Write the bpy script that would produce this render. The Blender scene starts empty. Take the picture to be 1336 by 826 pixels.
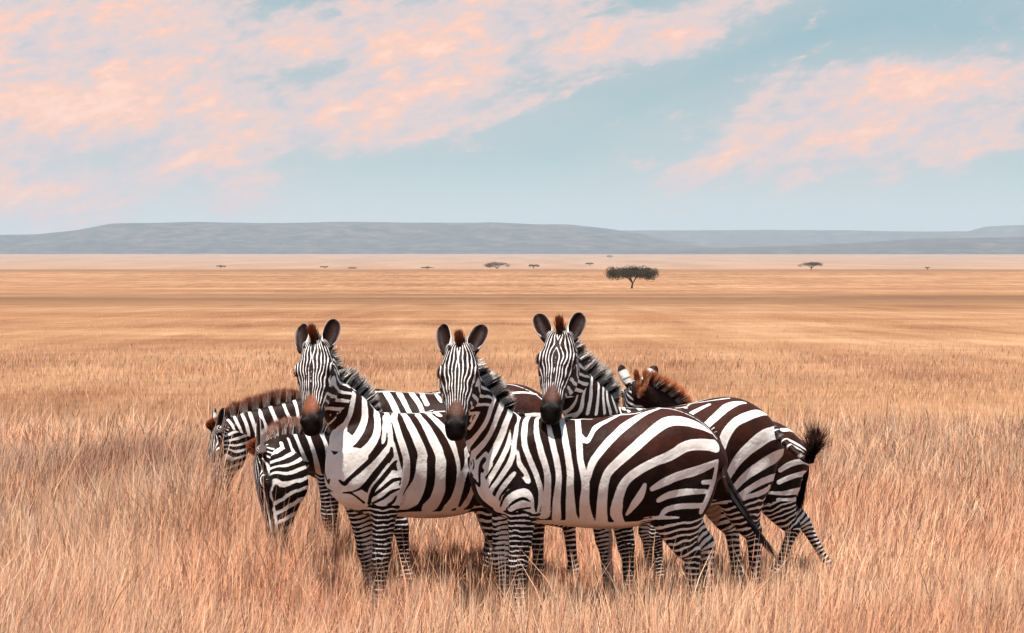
import bpy, math, random
import numpy as np
from mathutils import Vector, Matrix, noise as mnoise
from mathutils.bvhtree import BVHTree

random.seed(4); rng = np.random.default_rng(7)
R = math.radians
S = bpy.context.scene
COL = S.collection

# ------------------------------------------------------------------ camera
CAMH = 2.2
F = 2812.0            # focal length in photograph pixels (photograph 1336 wide)
cam_d = bpy.data.cameras.new('camera'); cam = bpy.data.objects.new('camera', cam_d); COL.objects.link(cam)
cam_d.lens = F / 1336 * 36; cam_d.sensor_width = 36; cam_d.clip_start = .1; cam_d.clip_end = 120000
cam.location = (0, 0, CAMH); cam.rotation_euler = (R(90) - math.atan(82 / F), 0, 0)
S.camera = cam

# ------------------------------------------------------------------ light
SUN_EL, SUN_AZ = 79.0, 205.0        # azimuth clockwise from +Y (north)
world = bpy.data.worlds.new('World'); S.world = world; world.use_nodes = True
sun_d = bpy.data.lights.new('sun', 'SUN'); sun = bpy.data.objects.new('sun', sun_d); COL.objects.link(sun)
sun_d.energy = 5.0; sun_d.angle = R(.5); sun_d.color = (1, .95, .88)
az, el = R(SUN_AZ), R(SUN_EL)
sdir = Vector((math.sin(az) * math.cos(el), math.cos(az) * math.cos(el), math.sin(el)))
sun.rotation_euler = sdir.to_track_quat('Z', 'Y').to_euler()
S.view_settings.view_transform = 'Standard'; S.view_settings.look = 'None'
S.view_settings.exposure = 0.66; S.view_settings.gamma = 1.0; S.view_settings.use_curve_mapping = False
S.render.engine = 'CYCLES'

def nd(t, kind, loc=None, **kw):
    n = t.nodes.new(kind)
    for k, v in kw.items(): setattr(n, k, v)
    return n
def ramp(t, stops, interp='LINEAR'):
    r = t.nodes.new('ShaderNodeValToRGB'); r.color_ramp.interpolation = interp
    e = r.color_ramp.elements
    while len(e) > 1: e.remove(e[-1])
    e[0].position = stops[0][0]; e[0].color = tuple(stops[0][1]) + (1,) if len(stops[0][1]) == 3 else stops[0][1]
    for p, c in stops[1:]:
        x = e.new(p); x.color = tuple(c) + (1,) if len(c) == 3 else c
    return r
def mixc(t, fac, a, b, blend='MIX'):
    m = t.nodes.new('ShaderNodeMix'); m.data_type = 'RGBA'; m.blend_type = blend
    for s, v in ((m.inputs[0], fac), (m.inputs[6], a), (m.inputs[7], b)):
        if isinstance(v, (int, float)): s.default_value = v
        elif isinstance(v, tuple): s.default_value = v if len(v) == 4 else v + (1,)
        else: t.links.new(v, s)
    return m.outputs[2]
def mth(t, op, a, b=None, c=None, clamp=False):
    m = t.nodes.new('ShaderNodeMath'); m.operation = op; m.use_clamp = clamp
    for i, v in enumerate((a, b, c)):
        if v is None: continue
        if isinstance(v, (int, float)): m.inputs[i].default_value = v
        else: t.links.new(v, m.inputs[i])
    return m.outputs[0]
def maprange(t, v, a, b, c=0., d=1., smooth=True):
    m = t.nodes.new('ShaderNodeMapRange'); m.interpolation_type = 'SMOOTHSTEP' if smooth else 'LINEAR'
    t.links.new(v, m.inputs[0])
    for i, q in enumerate((a, b, c, d)): m.inputs[1 + i].default_value = q
    return m.outputs[0]
def noise_n(t, vec, scale, detail=4, rough=.55, lac=2.0, dist=0.):
    n = t.nodes.new('ShaderNodeTexNoise'); n.inputs['Scale'].default_value = scale
    n.inputs['Detail'].default_value = detail; n.inputs['Roughness'].default_value = rough
    n.inputs['Lacunarity'].default_value = lac; n.inputs['Distortion'].default_value = dist
    if vec is not None: t.links.new(vec, n.inputs['Vector'])
    return n.outputs['Fac']

# --- world: Nishita sky with a graded colour and a pink altocumulus layer laid on a flat sheet at cloud height
def build_world():
    t = world.node_tree; t.nodes.clear()
    out = nd(t, 'ShaderNodeOutputWorld'); bg = nd(t, 'ShaderNodeBackground')
    sky = nd(t, 'ShaderNodeTexSky', sky_type='NISHITA', sun_disc=False)
    sky.sun_elevation = R(SUN_EL); sky.sun_rotation = R(SUN_AZ); sky.air_density = 1.0; sky.dust_density = 1.5; sky.ozone_density = 1.2
    tc = nd(t, 'ShaderNodeTexCoord')
    sx = nd(t, 'ShaderNodeSeparateXYZ'); t.links.new(tc.outputs['Generated'], sx.inputs[0])
    z = mth(t, 'MAXIMUM', sx.outputs[2], 0.0); x = sx.outputs[0]
    grad = ramp(t, [(0, (8.6, 9.0, 8.8)), (.02, (7.2, 8.3, 8.4)), (.045, (4.7, 6.6, 7.0)), (.08, (3.5, 5.5, 6.1)), (.12, (3.2, 5.2, 5.9)), (.5, (1.7, 3.2, 4.8)), (1, (1.1, 2.3, 4.0))])
    t.links.new(z, grad.inputs[0])
    base = mixc(t, .85, sky.outputs[0], grad.outputs[0])
    # noise space: direction, flattened so that puffs lie wide and low, streaks tilted up to the right
    mp = nd(t, 'ShaderNodeMapping', vector_type='TEXTURE'); t.links.new(tc.outputs['Generated'], mp.inputs[0])
    mp.inputs['Rotation'].default_value = (0, R(-14), 0); mp.inputs['Scale'].default_value = (1.0, 1.0, .40); mp.inputs['Location'].default_value = (.37, 0, .02)
    big = noise_n(t, mp.outputs[0], 11, 3, .5); mid = noise_n(t, mp.outputs[0], 26, 7, .62, 2.1, .25); fine = noise_n(t, mp.outputs[0], 95, 5, .6, 2.1, .3)
    sh = cloud_shape(t, x, z)
    s_ = lambda n, k: mth(t, 'MULTIPLY', mth(t, 'SUBTRACT', n, .5), k)
    v = mth(t, 'ADD', mth(t, 'ADD', sh, s_(mid, 3.1)), mth(t, 'ADD', s_(fine, 1.15), s_(big, 1.6)))
    cov = maprange(t, v, -.32, .38); thick = maprange(t, v, .2, 1.5)
    ccol = ramp(t, [(0, (6.4, 6.3, 6.9)), (.3, (8.6, 6.6, 6.3)), (.6, (10.7, 6.4, 5.0)), (1, (11.6, 7.5, 5.9))])
    shade = mth(t, 'ADD', .62, mth(t, 'ADD', s_(fine, 1.6), s_(mid, 1.5)), clamp=True)
    t.links.new(mth(t, 'MULTIPLY', mth(t, 'ADD', .35, mth(t, 'MULTIPLY', thick, .65)), shade, clamp=True), ccol.inputs[0])
    lowfade = maprange(t, z, .002, .02)
    veil = mth(t, 'MULTIPLY', maprange(t, mth(t, 'ADD', sh, s_(big, 2.4)), -1.3, .9), .55)
    c1 = mixc(t, mth(t, 'MULTIPLY', veil, maprange(t, z, 0., .03)), base, (7.2, 6.6, 6.6))
    c2 = mixc(t, mth(t, 'MULTIPLY', mth(t, 'MULTIPLY', cov, lowfade), .92), c1, ccol.outputs[0])
    t.links.new(c2, bg.inputs['Color']); bg.inputs['Strength'].default_value = .062
    t.links.new(bg.outputs[0], out.inputs[0])
CLOUDS = [  # cloud banks as directions (1/2812 rad steps seen from the horizon): end, end, half thickness
    ((-200, 130), (330, 150), 130), ((-100, 40), (330, 30), 60), ((330, 170), (690, 90), 62), ((620, 100), (1020, 0), 40), ((400, 70), (760, 20), 60),
    ((900, 205), (1300, 150), 46), ((1000, 130), (1336, 110), 46), ((860, 240), (1000, 190), 22), ((330, 60), (560, 50), 50),
    ((-100, 235), (160, 262), 56), ((180, 225), (330, 190), 40), ((-1400, 60), (-500, 160), 120), ((1500, 60), (2400, 100), 90), ((1500, -300), (2600, -420), 120), ((-200, -300), (700, -420), 110), ((-2200, -200), (-900, -500), 160)]
def cloud_shape(t, x, z):
    o = None
    for (a, b, w) in CLOUDS:
        ax, az_, bx, bz = (a[0] - 668) / F, (331 - a[1]) / F, (b[0] - 668) / F, (331 - b[1]) / F
        L = math.hypot(bx - ax, bz - az_) / 2 + w / F * .7; an = math.atan2(bz - az_, bx - ax); c, s = math.cos(an), math.sin(an)
        dx = mth(t, 'SUBTRACT', x, (ax + bx) / 2); dz = mth(t, 'SUBTRACT', z, (az_ + bz) / 2)
        u = mth(t, 'MULTIPLY', mth(t, 'ADD', mth(t, 'MULTIPLY', dx, c), mth(t, 'MULTIPLY', dz, s)), 1 / L)
        q = mth(t, 'MULTIPLY', mth(t, 'SUBTRACT', mth(t, 'MULTIPLY', dz, c), mth(t, 'MULTIPLY', dx, s)), F / w)
        d = mth(t, 'SUBTRACT', 1.0, mth(t, 'SQRT', mth(t, 'ADD', mth(t, 'POWER', mth(t, 'ABSOLUTE', u), 3), mth(t, 'MULTIPLY', q, q))))
        o = d if o is None else mth(t, 'MAXIMUM', o, d)
    return mth(t, 'MAXIMUM', o, -1.3)
build_world()

# ------------------------------------------------------------------ helpers
def tag(o, label=None, cat=None, group=None, kind=None):
    for k, v in (('label', label), ('category', cat), ('group', group), ('kind', kind)):
        if v: o[k] = v
    return o
def mesh_np(name, V, faces, mat, parent=None, smooth=True, attrs=None, quads=None):
    """V (n,3); faces: int array (m,k) or list of such arrays with different k"""
    me = bpy.data.meshes.new(name)
    fl = faces if isinstance(faces, list) else [faces]
    fl = [np.asarray(f, dtype=np.int32) for f in fl if len(f)]
    V = np.asarray(V, dtype=np.float32)
    me.vertices.add(len(V)); me.vertices.foreach_set('co', V.ravel())
    li = np.concatenate([f.ravel() for f in fl]); tot = np.concatenate([np.full(len(f), f.shape[1], dtype=np.int32) for f in fl])
    st = np.concatenate([[0], np.cumsum(tot)[:-1]]).astype(np.int32)
    me.loops.add(len(li)); me.loops.foreach_set('vertex_index', li)
    me.polygons.add(len(tot)); me.polygons.foreach_set('loop_start', st); me.polygons.foreach_set('loop_total', tot)
    me.polygons.foreach_set('use_smooth', np.full(len(tot), smooth))
    me.update(calc_edges=True)
    for k, a in (attrs or {}).items():
        if a.ndim == 1:
            at = me.attributes.new(k, 'FLOAT', 'POINT'); at.data.foreach_set('value', a.astype(np.float32))
        else:
            at = me.attributes.new(k, 'FLOAT_COLOR', 'POINT')
            if a.shape[1] == 3: a = np.hstack([a, np.ones((len(a), 1))])
            at.data.foreach_set('color', a.astype(np.float32).ravel())
    me.materials.append(mat)
    o = bpy.data.objects.new(name, me); COL.objects.link(o)
    if parent: o.parent = parent
    return o
def empty(name, loc, rz=0):
    o = bpy.data.objects.new(name, None); COL.objects.link(o); o.location = loc; o.rotation_euler = (0, 0, rz)
    o.empty_display_size = .3
    return o
def new_mat(name):
    m = bpy.data.materials.new(name); m.use_nodes = True
    t = m.node_tree; b = t.nodes['Principled BSDF']
    return m, t, b
def soft_normal(t, k):
    """shading normal of thin blades and hairs leaned towards the sky to brighten the upright ribbons"""
    g = nd(t, 'ShaderNodeNewGeometry'); v1 = nd(t, 'ShaderNodeVectorMath', operation='SCALE'); t.links.new(g.outputs['Normal'], v1.inputs[0]); v1.inputs['Scale'].default_value = 1 - k
    v2 = nd(t, 'ShaderNodeVectorMath', operation='ADD'); t.links.new(v1.outputs[0], v2.inputs[0]); v2.inputs[1].default_value = (0, -.25 * k, k)
    v3 = nd(t, 'ShaderNodeVectorMath', operation='NORMALIZE'); t.links.new(v2.outputs[0], v3.inputs[0]); return v3.outputs[0]
def vnoise(P, scale, seed=0):
    """cheap smooth value noise, numpy, P (n,2|3) -> 0..1"""
    P = np.asarray(P, dtype=np.float64) * scale + seed * 17.31
    if P.shape[1] == 2: P = np.hstack([P, np.zeros((len(P), 1))])
    i = np.floor(P).astype(np.int64); f = P - i; f = f * f * (3 - 2 * f)
    def h(a, b, c):
        n = (a * 374761393 + b * 668265263 + c * 2147483647) & 0xffffffff
        n = ((n ^ (n >> 13)) * 1274126177) & 0xffffffff
        n = n ^ (n >> 16)
        return (n & 0xffff) / 65535.0
    o = 0
    for dx in (0, 1):
        for dy in (0, 1):
            for dz in (0, 1):
                w = (f[:, 0] if dx else 1 - f[:, 0]) * (f[:, 1] if dy else 1 - f[:, 1]) * (f[:, 2] if dz else 1 - f[:, 2])
                o = o + w * h(i[:, 0] + dx, i[:, 1] + dy, i[:, 2] + dz)
    return o
def fbm(P, scale, seed=0, oct=4):
    o, a, tot = 0, 1, 0
    for k in range(oct):
        o = o + a * vnoise(P, scale * 2 ** k, seed + k * 3.7); tot += a; a *= .5
    return o / tot
def smooth01(x): x = np.clip(x, 0, 1); return x * x * (3 - 2 * x)

# ------------------------------------------------------------------ terrain
TP = np.array([(-60, 0), (25, 0), (60, -.35), (150, -1.6), (300, -3.9), (620, -7.9), (900, -8.2), (1130, -7.0), (1230, -6.85), (1330, -7.3), (1650, -11), (2500, -11.0), (6000, -6.5), (10500, .5), (20500, 2)], dtype=float)
def terrain(x, y):
    x = np.asarray(x, float); y = np.asarray(y, float)
    yy = np.where(y > 300, y - (fbm(np.stack([x, x * 0], 1) if x.ndim == 1 else np.stack([x.ravel(), x.ravel() * 0], 1), .004, 5, 2).reshape(x.shape) - .5) * np.clip((y - 300) / 500, 0, 1) * 160, y)
    z = np.interp(yy, TP[:, 0], TP[:, 1])
    return z
def ground_z(x, y): return float(terrain(np.array([x]), np.array([y]))[0])

def mat_ground():
    m, t, b = new_mat('dry_savanna_ground'); b.inputs['Roughness'].default_value = .95; b.inputs['Specular IOR Level'].default_value = .1
    tc = nd(t, 'ShaderNodeTexCoord'); P = tc.outputs['Object']
    sx = nd(t, 'ShaderNodeSeparateXYZ'); t.links.new(P, sx.inputs[0]); Y = sx.outputs[1]
    # patches, slightly stretched across the plain as the wind lays the grass
    mp = nd(t, 'ShaderNodeMapping'); t.links.new(P, mp.inputs[0]); mp.inputs['Scale'].default_value = (.55, 1, 1)
    n1 = noise_n(t, mp.outputs[0], .012, 5, .6); n2 = noise_n(t, mp.outputs[0], .09, 5, .65); n3 = noise_n(t, mp.outputs[0], 1.6, 5, .7)
    c = ramp(t, [(.18, (.185, .080, .038)), (.42, (.285, .140, .068)), (.58, (.35, .183, .093)), (.78, (.45, .265, .145))])
    mp4 = nd(t, 'ShaderNodeMapping'); t.links.new(P, mp4.inputs[0]); mp4.inputs['Scale'].default_value = (1, .09, 1)
    n4 = noise_n(t, mp4.outputs[0], .35, 6, .7)     # tussocks lying in drifts along the line of the wind
    v = mth(t, 'ADD', mth(t, 'ADD', mth(t, 'MULTIPLY', n1, .28), mth(t, 'MULTIPLY', n2, .30)), mth(t, 'ADD', mth(t, 'MULTIPLY', n3, .12), mth(t, 'MULTIPLY', n4, .30)))
    t.links.new(maprange(t, v, .40, .61, .15, .85, False), c.inputs[0])
    # belts of darker, greener grass across the plain and the muted far plain
    Yw = mth(t, 'ADD', Y, mth(t, 'MULTIPLY', mth(t, 'SUBTRACT', n1, .5), 260))
    bell = lambda c0, w: mth(t, 'POWER', 2.718, mth(t, 'MULTIPLY', mth(t, 'POWER', mth(t, 'DIVIDE', mth(t, 'SUBTRACT', Yw, c0), w), 2), -1))
    belt = mth(t, 'MULTIPLY', bell(270, 92), maprange(t, n4, .3, .62, .35, 1.))
    c2 = mixc(t, mth(t, 'MULTIPLY', belt, .85), c.outputs[0], (.12, .060, .034))
    belt2 = mth(t, 'MULTIPLY', bell(118, 9), .45); c2 = mixc(t, belt2, c2, (.26, .10, .045))
    belt3 = mth(t, 'MULTIPLY', bell(1170, 70), .9); c2 = mixc(t, belt3, c2, (.22, .11, .058))
    far = maprange(t, Y, 1350, 1800)
    cf = ramp(t, [(.35, (.27, .165, .11)), (.6, (.36, .225, .15))]); t.links.new(noise_n(t, mp4.outputs[0], .012, 7, .7), cf.inputs[0])
    c3 = mixc(t, far, c2, cf.outputs[0])
    near = maprange(t, Y, 30, 14); c4 = mixc(t, near, c3, (.20, .075, .038))
    t.links.new(c4, b.inputs['Base Color'])
    bp = nd(t, 'ShaderNodeBump'); bp.inputs['Strength'].default_value = .6; bp.inputs['Distance'].default_value = .3
    t.links.new(n3, bp.inputs['Height']); t.links.new(bp.outputs[0], b.inputs['Normal'])
    return m
def build_ground():
    ys = np.concatenate([np.linspace(-60, 30, 12), np.geomspace(34, 1700, 120), np.geomspace(1800, 20500, 36)])
    us = np.linspace(-1, 1, 121)
    X = us[None, :] * (60 + np.maximum(ys, 0) * .9)[:, None]; Y = np.repeat(ys[:, None], len(us), 1)
    Z = terrain(X.ravel(), Y.ravel())
    V = np.stack([X.ravel(), Y.ravel(), Z], 1)
    n, m_ = Y.shape; i = np.arange((n - 1) * m_).reshape(n - 1, m_)[:, :-1].ravel()
    Fc = np.stack([i, i + 1, i + m_ + 1, i + m_], 1)
    tag(mesh_np('ground', V, Fc, mat_ground()), kind='structure')
build_ground()

# ------------------------------------------------------------------ hills
def mat_hill():
    m, t, b = new_mat('hill_scrub'); b.inputs['Roughness'].default_value = 1; b.inputs['Specular IOR Level'].default_value = 0
    tc = nd(t, 'ShaderNodeTexCoord'); P = tc.outputs['Object']
    n1 = noise_n(t, P, .009, 9, .8); c = ramp(t, [(.38, (.022, .022, .022)), (.5, (.06, .054, .048)), (.62, (.15, .118, .095))]); t.links.new(n1, c.inputs[0])
    t.links.new(c.outputs[0], b.inputs['Base Color']); return m
def build_hill(name, sil, y0, depth, mat, seed, label):
    """sil: list of (photo px, photo py) of the crest line seen at distance y0+depth*.45"""
    yc = y0 + depth * .45
    sx_ = np.array([(p[0] - 668) / F * yc for p in sil]); sz = np.array([CAMH + (331 - p[1]) / F * yc for p in sil])
    xs = np.linspace(sx_[0], sx_[-1], 560); rows = 60
    H = np.interp(xs, sx_, sz) + 11.2
    V = []
    for r in range(rows + 1):
        u = r / rows
        prof = smooth01(np.array([u / .40]))[0] ** .8 if u < .5 else 1 - smooth01(np.array([(u - .6) / .4]))[0]
        yy = y0 + depth * u
        P = np.stack([xs, np.full_like(xs, yy * 1.0)], 1)
        rid = np.abs(fbm(P, 1 / 900, seed, 5) - .5) * 2
        gul = (1 - rid) ** 2
        h = H * prof * (1 - .38 * gul * math.sin(math.pi * min(u / .45, 1)) * (1 if u < .45 else 0)) + (fbm(P, 1 / 250, seed + 3, 4) - .5) * 7 * prof
        V.append(np.stack([xs, np.full_like(xs, yy) + (fbm(np.stack([xs, xs * 0], 1), 1 / 1500, seed + 9, 3) - .5) * 900 * (1 - u), -13 + h * 1.0], 1))
    V = np.concatenate(V); n = len(xs); i = np.arange(rows * n).reshape(rows, n)[:, :-1].ravel()
    o = mesh_np(name, V, np.stack([i, i + 1, i + n + 1, i + n], 1), mat); tag(o, kind='structure'); 
mh = mat_hill()
build_hill('hills', [(-1500, 300), (-700, 301), (-250, 306), (0, 306), (60, 305), (110, 300), (135, 295), (155, 291.5), (250, 289), (330, 290.5), (400, 290), (450, 288.5), (600, 290), (640, 289.5), (700, 292), (740, 292), (790, 297), (835, 304), (880, 315), (930, 323), (1000, 330), (1050, 335)], 10500, 5200, mh, 3, '')
build_hill('hills', [(500, 330), (650, 310), (800, 300.5), (900, 300.5), (1000, 299.5), (1100, 300), (1200, 301.5), (1290, 301), (1316, 294), (1400, 291), (1700, 295), (2500, 300), (3200, 305)], 14500, 5200, mh, 8, '')
# lower, nearer foothill in front of the right-hand range
build_hill('hills', [(620, 334), (760, 329), (880, 324), (1000, 322), (1120, 317), (1230, 310), (1336, 309), (1600, 312), (2400, 325)], 9500, 3000, mh, 12, '')

def build_haze():
    m = bpy.data.materials.new('haze_air'); m.use_nodes = True; t = m.node_tree; t.nodes.clear()
    o = nd(t, 'ShaderNodeOutputMaterial'); v = nd(t, 'ShaderNodeVolumePrincipled')
    v.inputs['Color'].default_value = (.80, .90, 1.0, 1); v.inputs['Density'].default_value = HAZE; v.inputs['Anisotropy'].default_value = 0
    t.links.new(v.outputs[0], o.inputs['Volume'])
    x0, x1, y0, y1, z0, z1 = -19500, 19500, -300, 21000, -20, 250
    V = [(x, y, z) for z in (z0, z1) for y in (y0, y1) for x in (x0, x1)]
    Fc = [(0, 2, 3, 1), (4, 5, 7, 6), (0, 1, 5, 4), (2, 6, 7, 3), (0, 4, 6, 2), (1, 3, 7, 5)]
    tag(mesh_np('haze', V, np.array(Fc), m, smooth=False), kind='stuff')
HAZE = 6e-5
build_haze()

# ------------------------------------------------------------------ zebra: surface building
def loft(secs, N=28):
    """secs: (centre, u axis, v axis, ru, rv, exponent) -> closed tube; returns verts, tris/quads lists"""
    V = []
    a = np.linspace(0, 2 * math.pi, N, endpoint=False); ca, sa = np.cos(a), np.sin(a)
    for (c, u, v, ru, rv, e) in secs:
        c = np.asarray(c, float); u = np.asarray(u, float); v = np.asarray(v, float)
        cu = np.sign(ca) * np.abs(ca) ** e * ru; sv = np.sign(sa) * np.abs(sa) ** e * rv
        V.append(c[None] + cu[:, None] * u[None] + sv[:, None] * v[None])
    n = len(secs); V = np.concatenate(V)
    V = np.vstack([V, secs[0][0], secs[-1][0]]); Q = []; T = []
    for s in range(n - 1):
        for k in range(N):
            k2 = (k + 1) % N
            Q.append((s * N + k, s * N + k2, (s + 1) * N + k2, (s + 1) * N + k))
    for k in range(N):
        k2 = (k + 1) % N
        T.append((n * N, k2, k)); T.append((n * N + 1, (n - 1) * N + k, (n - 1) * N + k2))
    return V, Q, T
def catmull(P, per=6):
    P = np.asarray(P, float); n = len(P); out = []
    for i in range(n - 1):
        p0 = P[max(i - 1, 0)]; p1 = P[i]; p2 = P[i + 1]; p3 = P[min(i + 2, n - 1)]
        for k in range(per):
            t = k / per
            out.append(.5 * ((2 * p1) + (-p0 + p2) * t + (2 * p0 - 5 * p1 + 4 * p2 - p3) * t * t + (-p0 + 3 * p1 - 3 * p2 + p3) * t ** 3))
    out.append(P[-1]); return np.array(out)
def tube_secs(pts, radii, vref=(0, 1, 0), per=5, e=1.0):
    """radii: (ru, rv) where v follows vref and u is perpendicular"""
    A = np.hstack([np.asarray(pts, float), np.asarray(radii, float)])
    B = catmull(A, per); P = B[:, :3]; T = np.gradient(P, axis=0); secs = []
    vr = np.asarray(vref, float)
    for i in range(len(P)):
        t = T[i] / (np.linalg.norm(T[i]) + 1e-9); r = vr if vr.ndim == 1 else vr[min(int(i / per), len(vr) - 1)] if vr.shape[0] != len(P) else vr[i]
        v = r - t * np.dot(r, t); v /= np.linalg.norm(v); u = np.cross(v, t)
        secs.append((P[i], u, v, max(B[i, 3], .004), max(B[i, 4], .004), e))
    return secs
def ellipsoid(c, r, axes=None, N=20):
    ax = np.eye(3) if axes is None else np.asarray(axes); secs = []
    for k in range(1, 12):
        th = math.pi * k / 12
        secs.append((np.asarray(c, float) + ax[2] * (-math.cos(th)) * r[2], ax[0], ax[1], r[0] * math.sin(th), r[1] * math.sin(th), 1.0))
    return loft(secs, N)
def join_parts(parts):
    V = []; Q = []; T = []; o = 0
    for v, q, t in parts:
        V.append(v); Q += [tuple(i + o for i in f) for f in q]; T += [tuple(i + o for i in f) for f in t]; o += len(v)
    return np.concatenate(V), Q, T
def remesh(V, Q, T, voxel):
    me = bpy.data.meshes.new('tmp'); me.from_pydata([tuple(v) for v in V], [], Q + T); me.update()
    o = bpy.data.objects.new('tmp', me); COL.objects.link(o)
    md = o.modifiers.new('r', 'REMESH'); md.mode = 'VOXEL'; md.voxel_size = voxel; md.adaptivity = 0
    dg = bpy.context.evaluated_depsgraph_get(); ev = o.evaluated_get(dg); m2 = ev.to_mesh()
    V2 = np.empty(len(m2.vertices) * 3); m2.vertices.foreach_get('co', V2); V2 = V2.reshape(-1, 3)
    Q2 = np.array([tuple(p.vertices) for p in m2.polygons if len(p.vertices) == 4], dtype=np.int32)
    T2 = np.array([tuple(p.vertices) for p in m2.polygons if len(p.vertices) == 3], dtype=np.int32).reshape(-1, 3)
    ev.to_mesh_clear(); bpy.data.objects.remove(o); bpy.data.meshes.remove(me)
    return V2, Q2, T2
def smooth_mesh(V, Q, T, it, w=None):
    E = np.concatenate([Q[:, [0, 1]], Q[:, [1, 2]], Q[:, [2, 3]], Q[:, [3, 0]]] + ([T[:, [0, 1]], T[:, [1, 2]], T[:, [2, 0]]] if len(T) else []))
    E = np.concatenate([E, E[:, ::-1]]); n = len(V); deg = np.bincount(E[:, 0], minlength=n).astype(float)
    for k in range(it):
        for lam in (.5, -.51):
            L = np.stack([np.bincount(E[:, 0], weights=V[E[:, 1], c], minlength=n) for c in range(3)], 1) / deg[:, None] - V
            if w is not None: L = L * w[:, None]
            V = V + lam * L
    return V
def plain_smooth(V, Q, T, it, w):
    E = np.concatenate([Q[:, [0, 1]], Q[:, [1, 2]], Q[:, [2, 3]], Q[:, [3, 0]]] + ([T[:, [0, 1]], T[:, [1, 2]], T[:, [2, 0]]] if len(T) else []))
    E = np.concatenate([E, E[:, ::-1]]); n = len(V); deg = np.bincount(E[:, 0], minlength=n).astype(float)
    for k in range(it):
        L = np.stack([np.bincount(E[:, 0], weights=V[E[:, 1], c], minlength=n) for c in range(3)], 1) / deg[:, None] - V
        V = V + .5 * L * w[:, None]
    return V

TORSO = [  # x, z top, z bottom, half width
    (.785, 1.03, .88, .06), (.75, 1.11, .79, .12), (.69, 1.18, .73, .165), (.59, 1.235, .68, .195), (.46, 1.265, .65, .215), (.30, 1.255, .635, .235),
    (.12, 1.245, .61, .275), (-.05, 1.255, .60, .298), (-.20, 1.28, .61, .305), (-.34, 1.30, .65, .29), (-.46, 1.295, .71, .275),
    (-.57, 1.245, .78, .25), (-.66, 1.165, .84, .205), (-.72, 1.08, .88, .15), (-.75, 1.01, .93, .07)]
FRONT = [(.46, .13, 1.0, .14, .06), (.50, .15, .82, .125, .085), (.51, .145, .68, .085, .068), (.51, .14, .50, .060, .052), (.515, .14, .42, .057, .052),
         (.51, .14, .35, .042, .038), (.51, .14, .18, .036, .033), (.51, .14, .11, .046, .042), (.54, .14, .055, .040, .040), (.555, .14, .03, .052, .048), (.56, .14, .0, .060, .054)]
HIND = [(-.50, .12, 1.03, .20, .12), (-.46, .16, .86, .195, .115), (-.455, .165, .72, .185, .10), (-.515, .155, .60, .13, .085), (-.58, .15, .51, .085, .060), (-.63, .15, .455, .066, .052),
        (-.63, .15, .39, .046, .040), (-.62, .15, .20, .036, .033), (-.61, .15, .12, .046, .042), (-.58, .15, .06, .040, .038), (-.565, .15, .03, .052, .048), (-.555, .15, .0, .060, .054)]
HEAD = [  # t along the head, top of the face line, depth of the underside, half width
    (-.035, .0, -.09, .035), (-.01, .03, -.13, .068), (.04, .045, -.175, .088), (.10, .048, -.205, .098), (.16, .045, -.21, .104), (.21, .038, -.20, .100), (.26, .028, -.178, .084),
    (.32, .016, -.148, .068), (.38, .006, -.122, .060), (.43, .0, -.112, .056), (.475, -.006, -.108, .057), (.51, -.02, -.105, .051), (.535, -.04, -.09, .038), (.545, -.055, -.075, .02)]

def leg_pts(base, side, knee=(0, 0), foot=(0, 0), ki=4):
    """base: rest pose; knee/foot: (dx, dz) pulls of the middle joint and the hoof"""
    out = []
    zk = base[ki][2]; n = len(base)
    for i, (x, y, z, a, b) in enumerate(base):
        if i <= ki: f = smooth01(np.array([i / ki]))[0]; dx, dz = knee[0] * f, knee[1] * f * (1 if i else 0)
        else: f = (zk - z) / zk; dx = knee[0] * (1 - f) + foot[0] * f; dz = knee[1] * (1 - f) + foot[1] * f
        out.append((x + dx, y * side, z + dz, a, b))
    return out

class Zeb: pass
def zebra_frame(sp):
    z = Zeb(); z.__dict__.update(sp); z.phi = R(180 + sp['yaw'])
    z.f = np.array([math.cos(z.phi), math.sin(z.phi), 0]); z.l = np.array([-math.sin(z.phi), math.cos(z.phi), 0]); z.sc = sp.get('scale', 1.)
    D = sp['D']; z.origin = np.array([(sp['px'] - 668) / F * D, D, 0.])
    return z
def to_local(z, px, py, D):
    """a point of the photograph at distance D metres -> this animal's own coordinates"""
    w = np.array([(px - 668) / F * D, D, CAMH - (py - 331) / F * D]) - z.origin
    return np.array([w @ z.f, w @ z.l, w[2]]) / z.sc
def on_plane(z, px, c):
    """local x where the sight line of photo column px meets the upright plane y = c of this animal"""
    k = (px - 668) / F; D = (c * z.sc + z.origin @ z.l) / (k * z.l[0] + z.l[1]); w = np.array([k * D, D, 0]) - z.origin
    return (w @ z.f) / z.sc
def unit(v): v = np.asarray(v, float); return v / np.linalg.norm(v)

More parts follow.
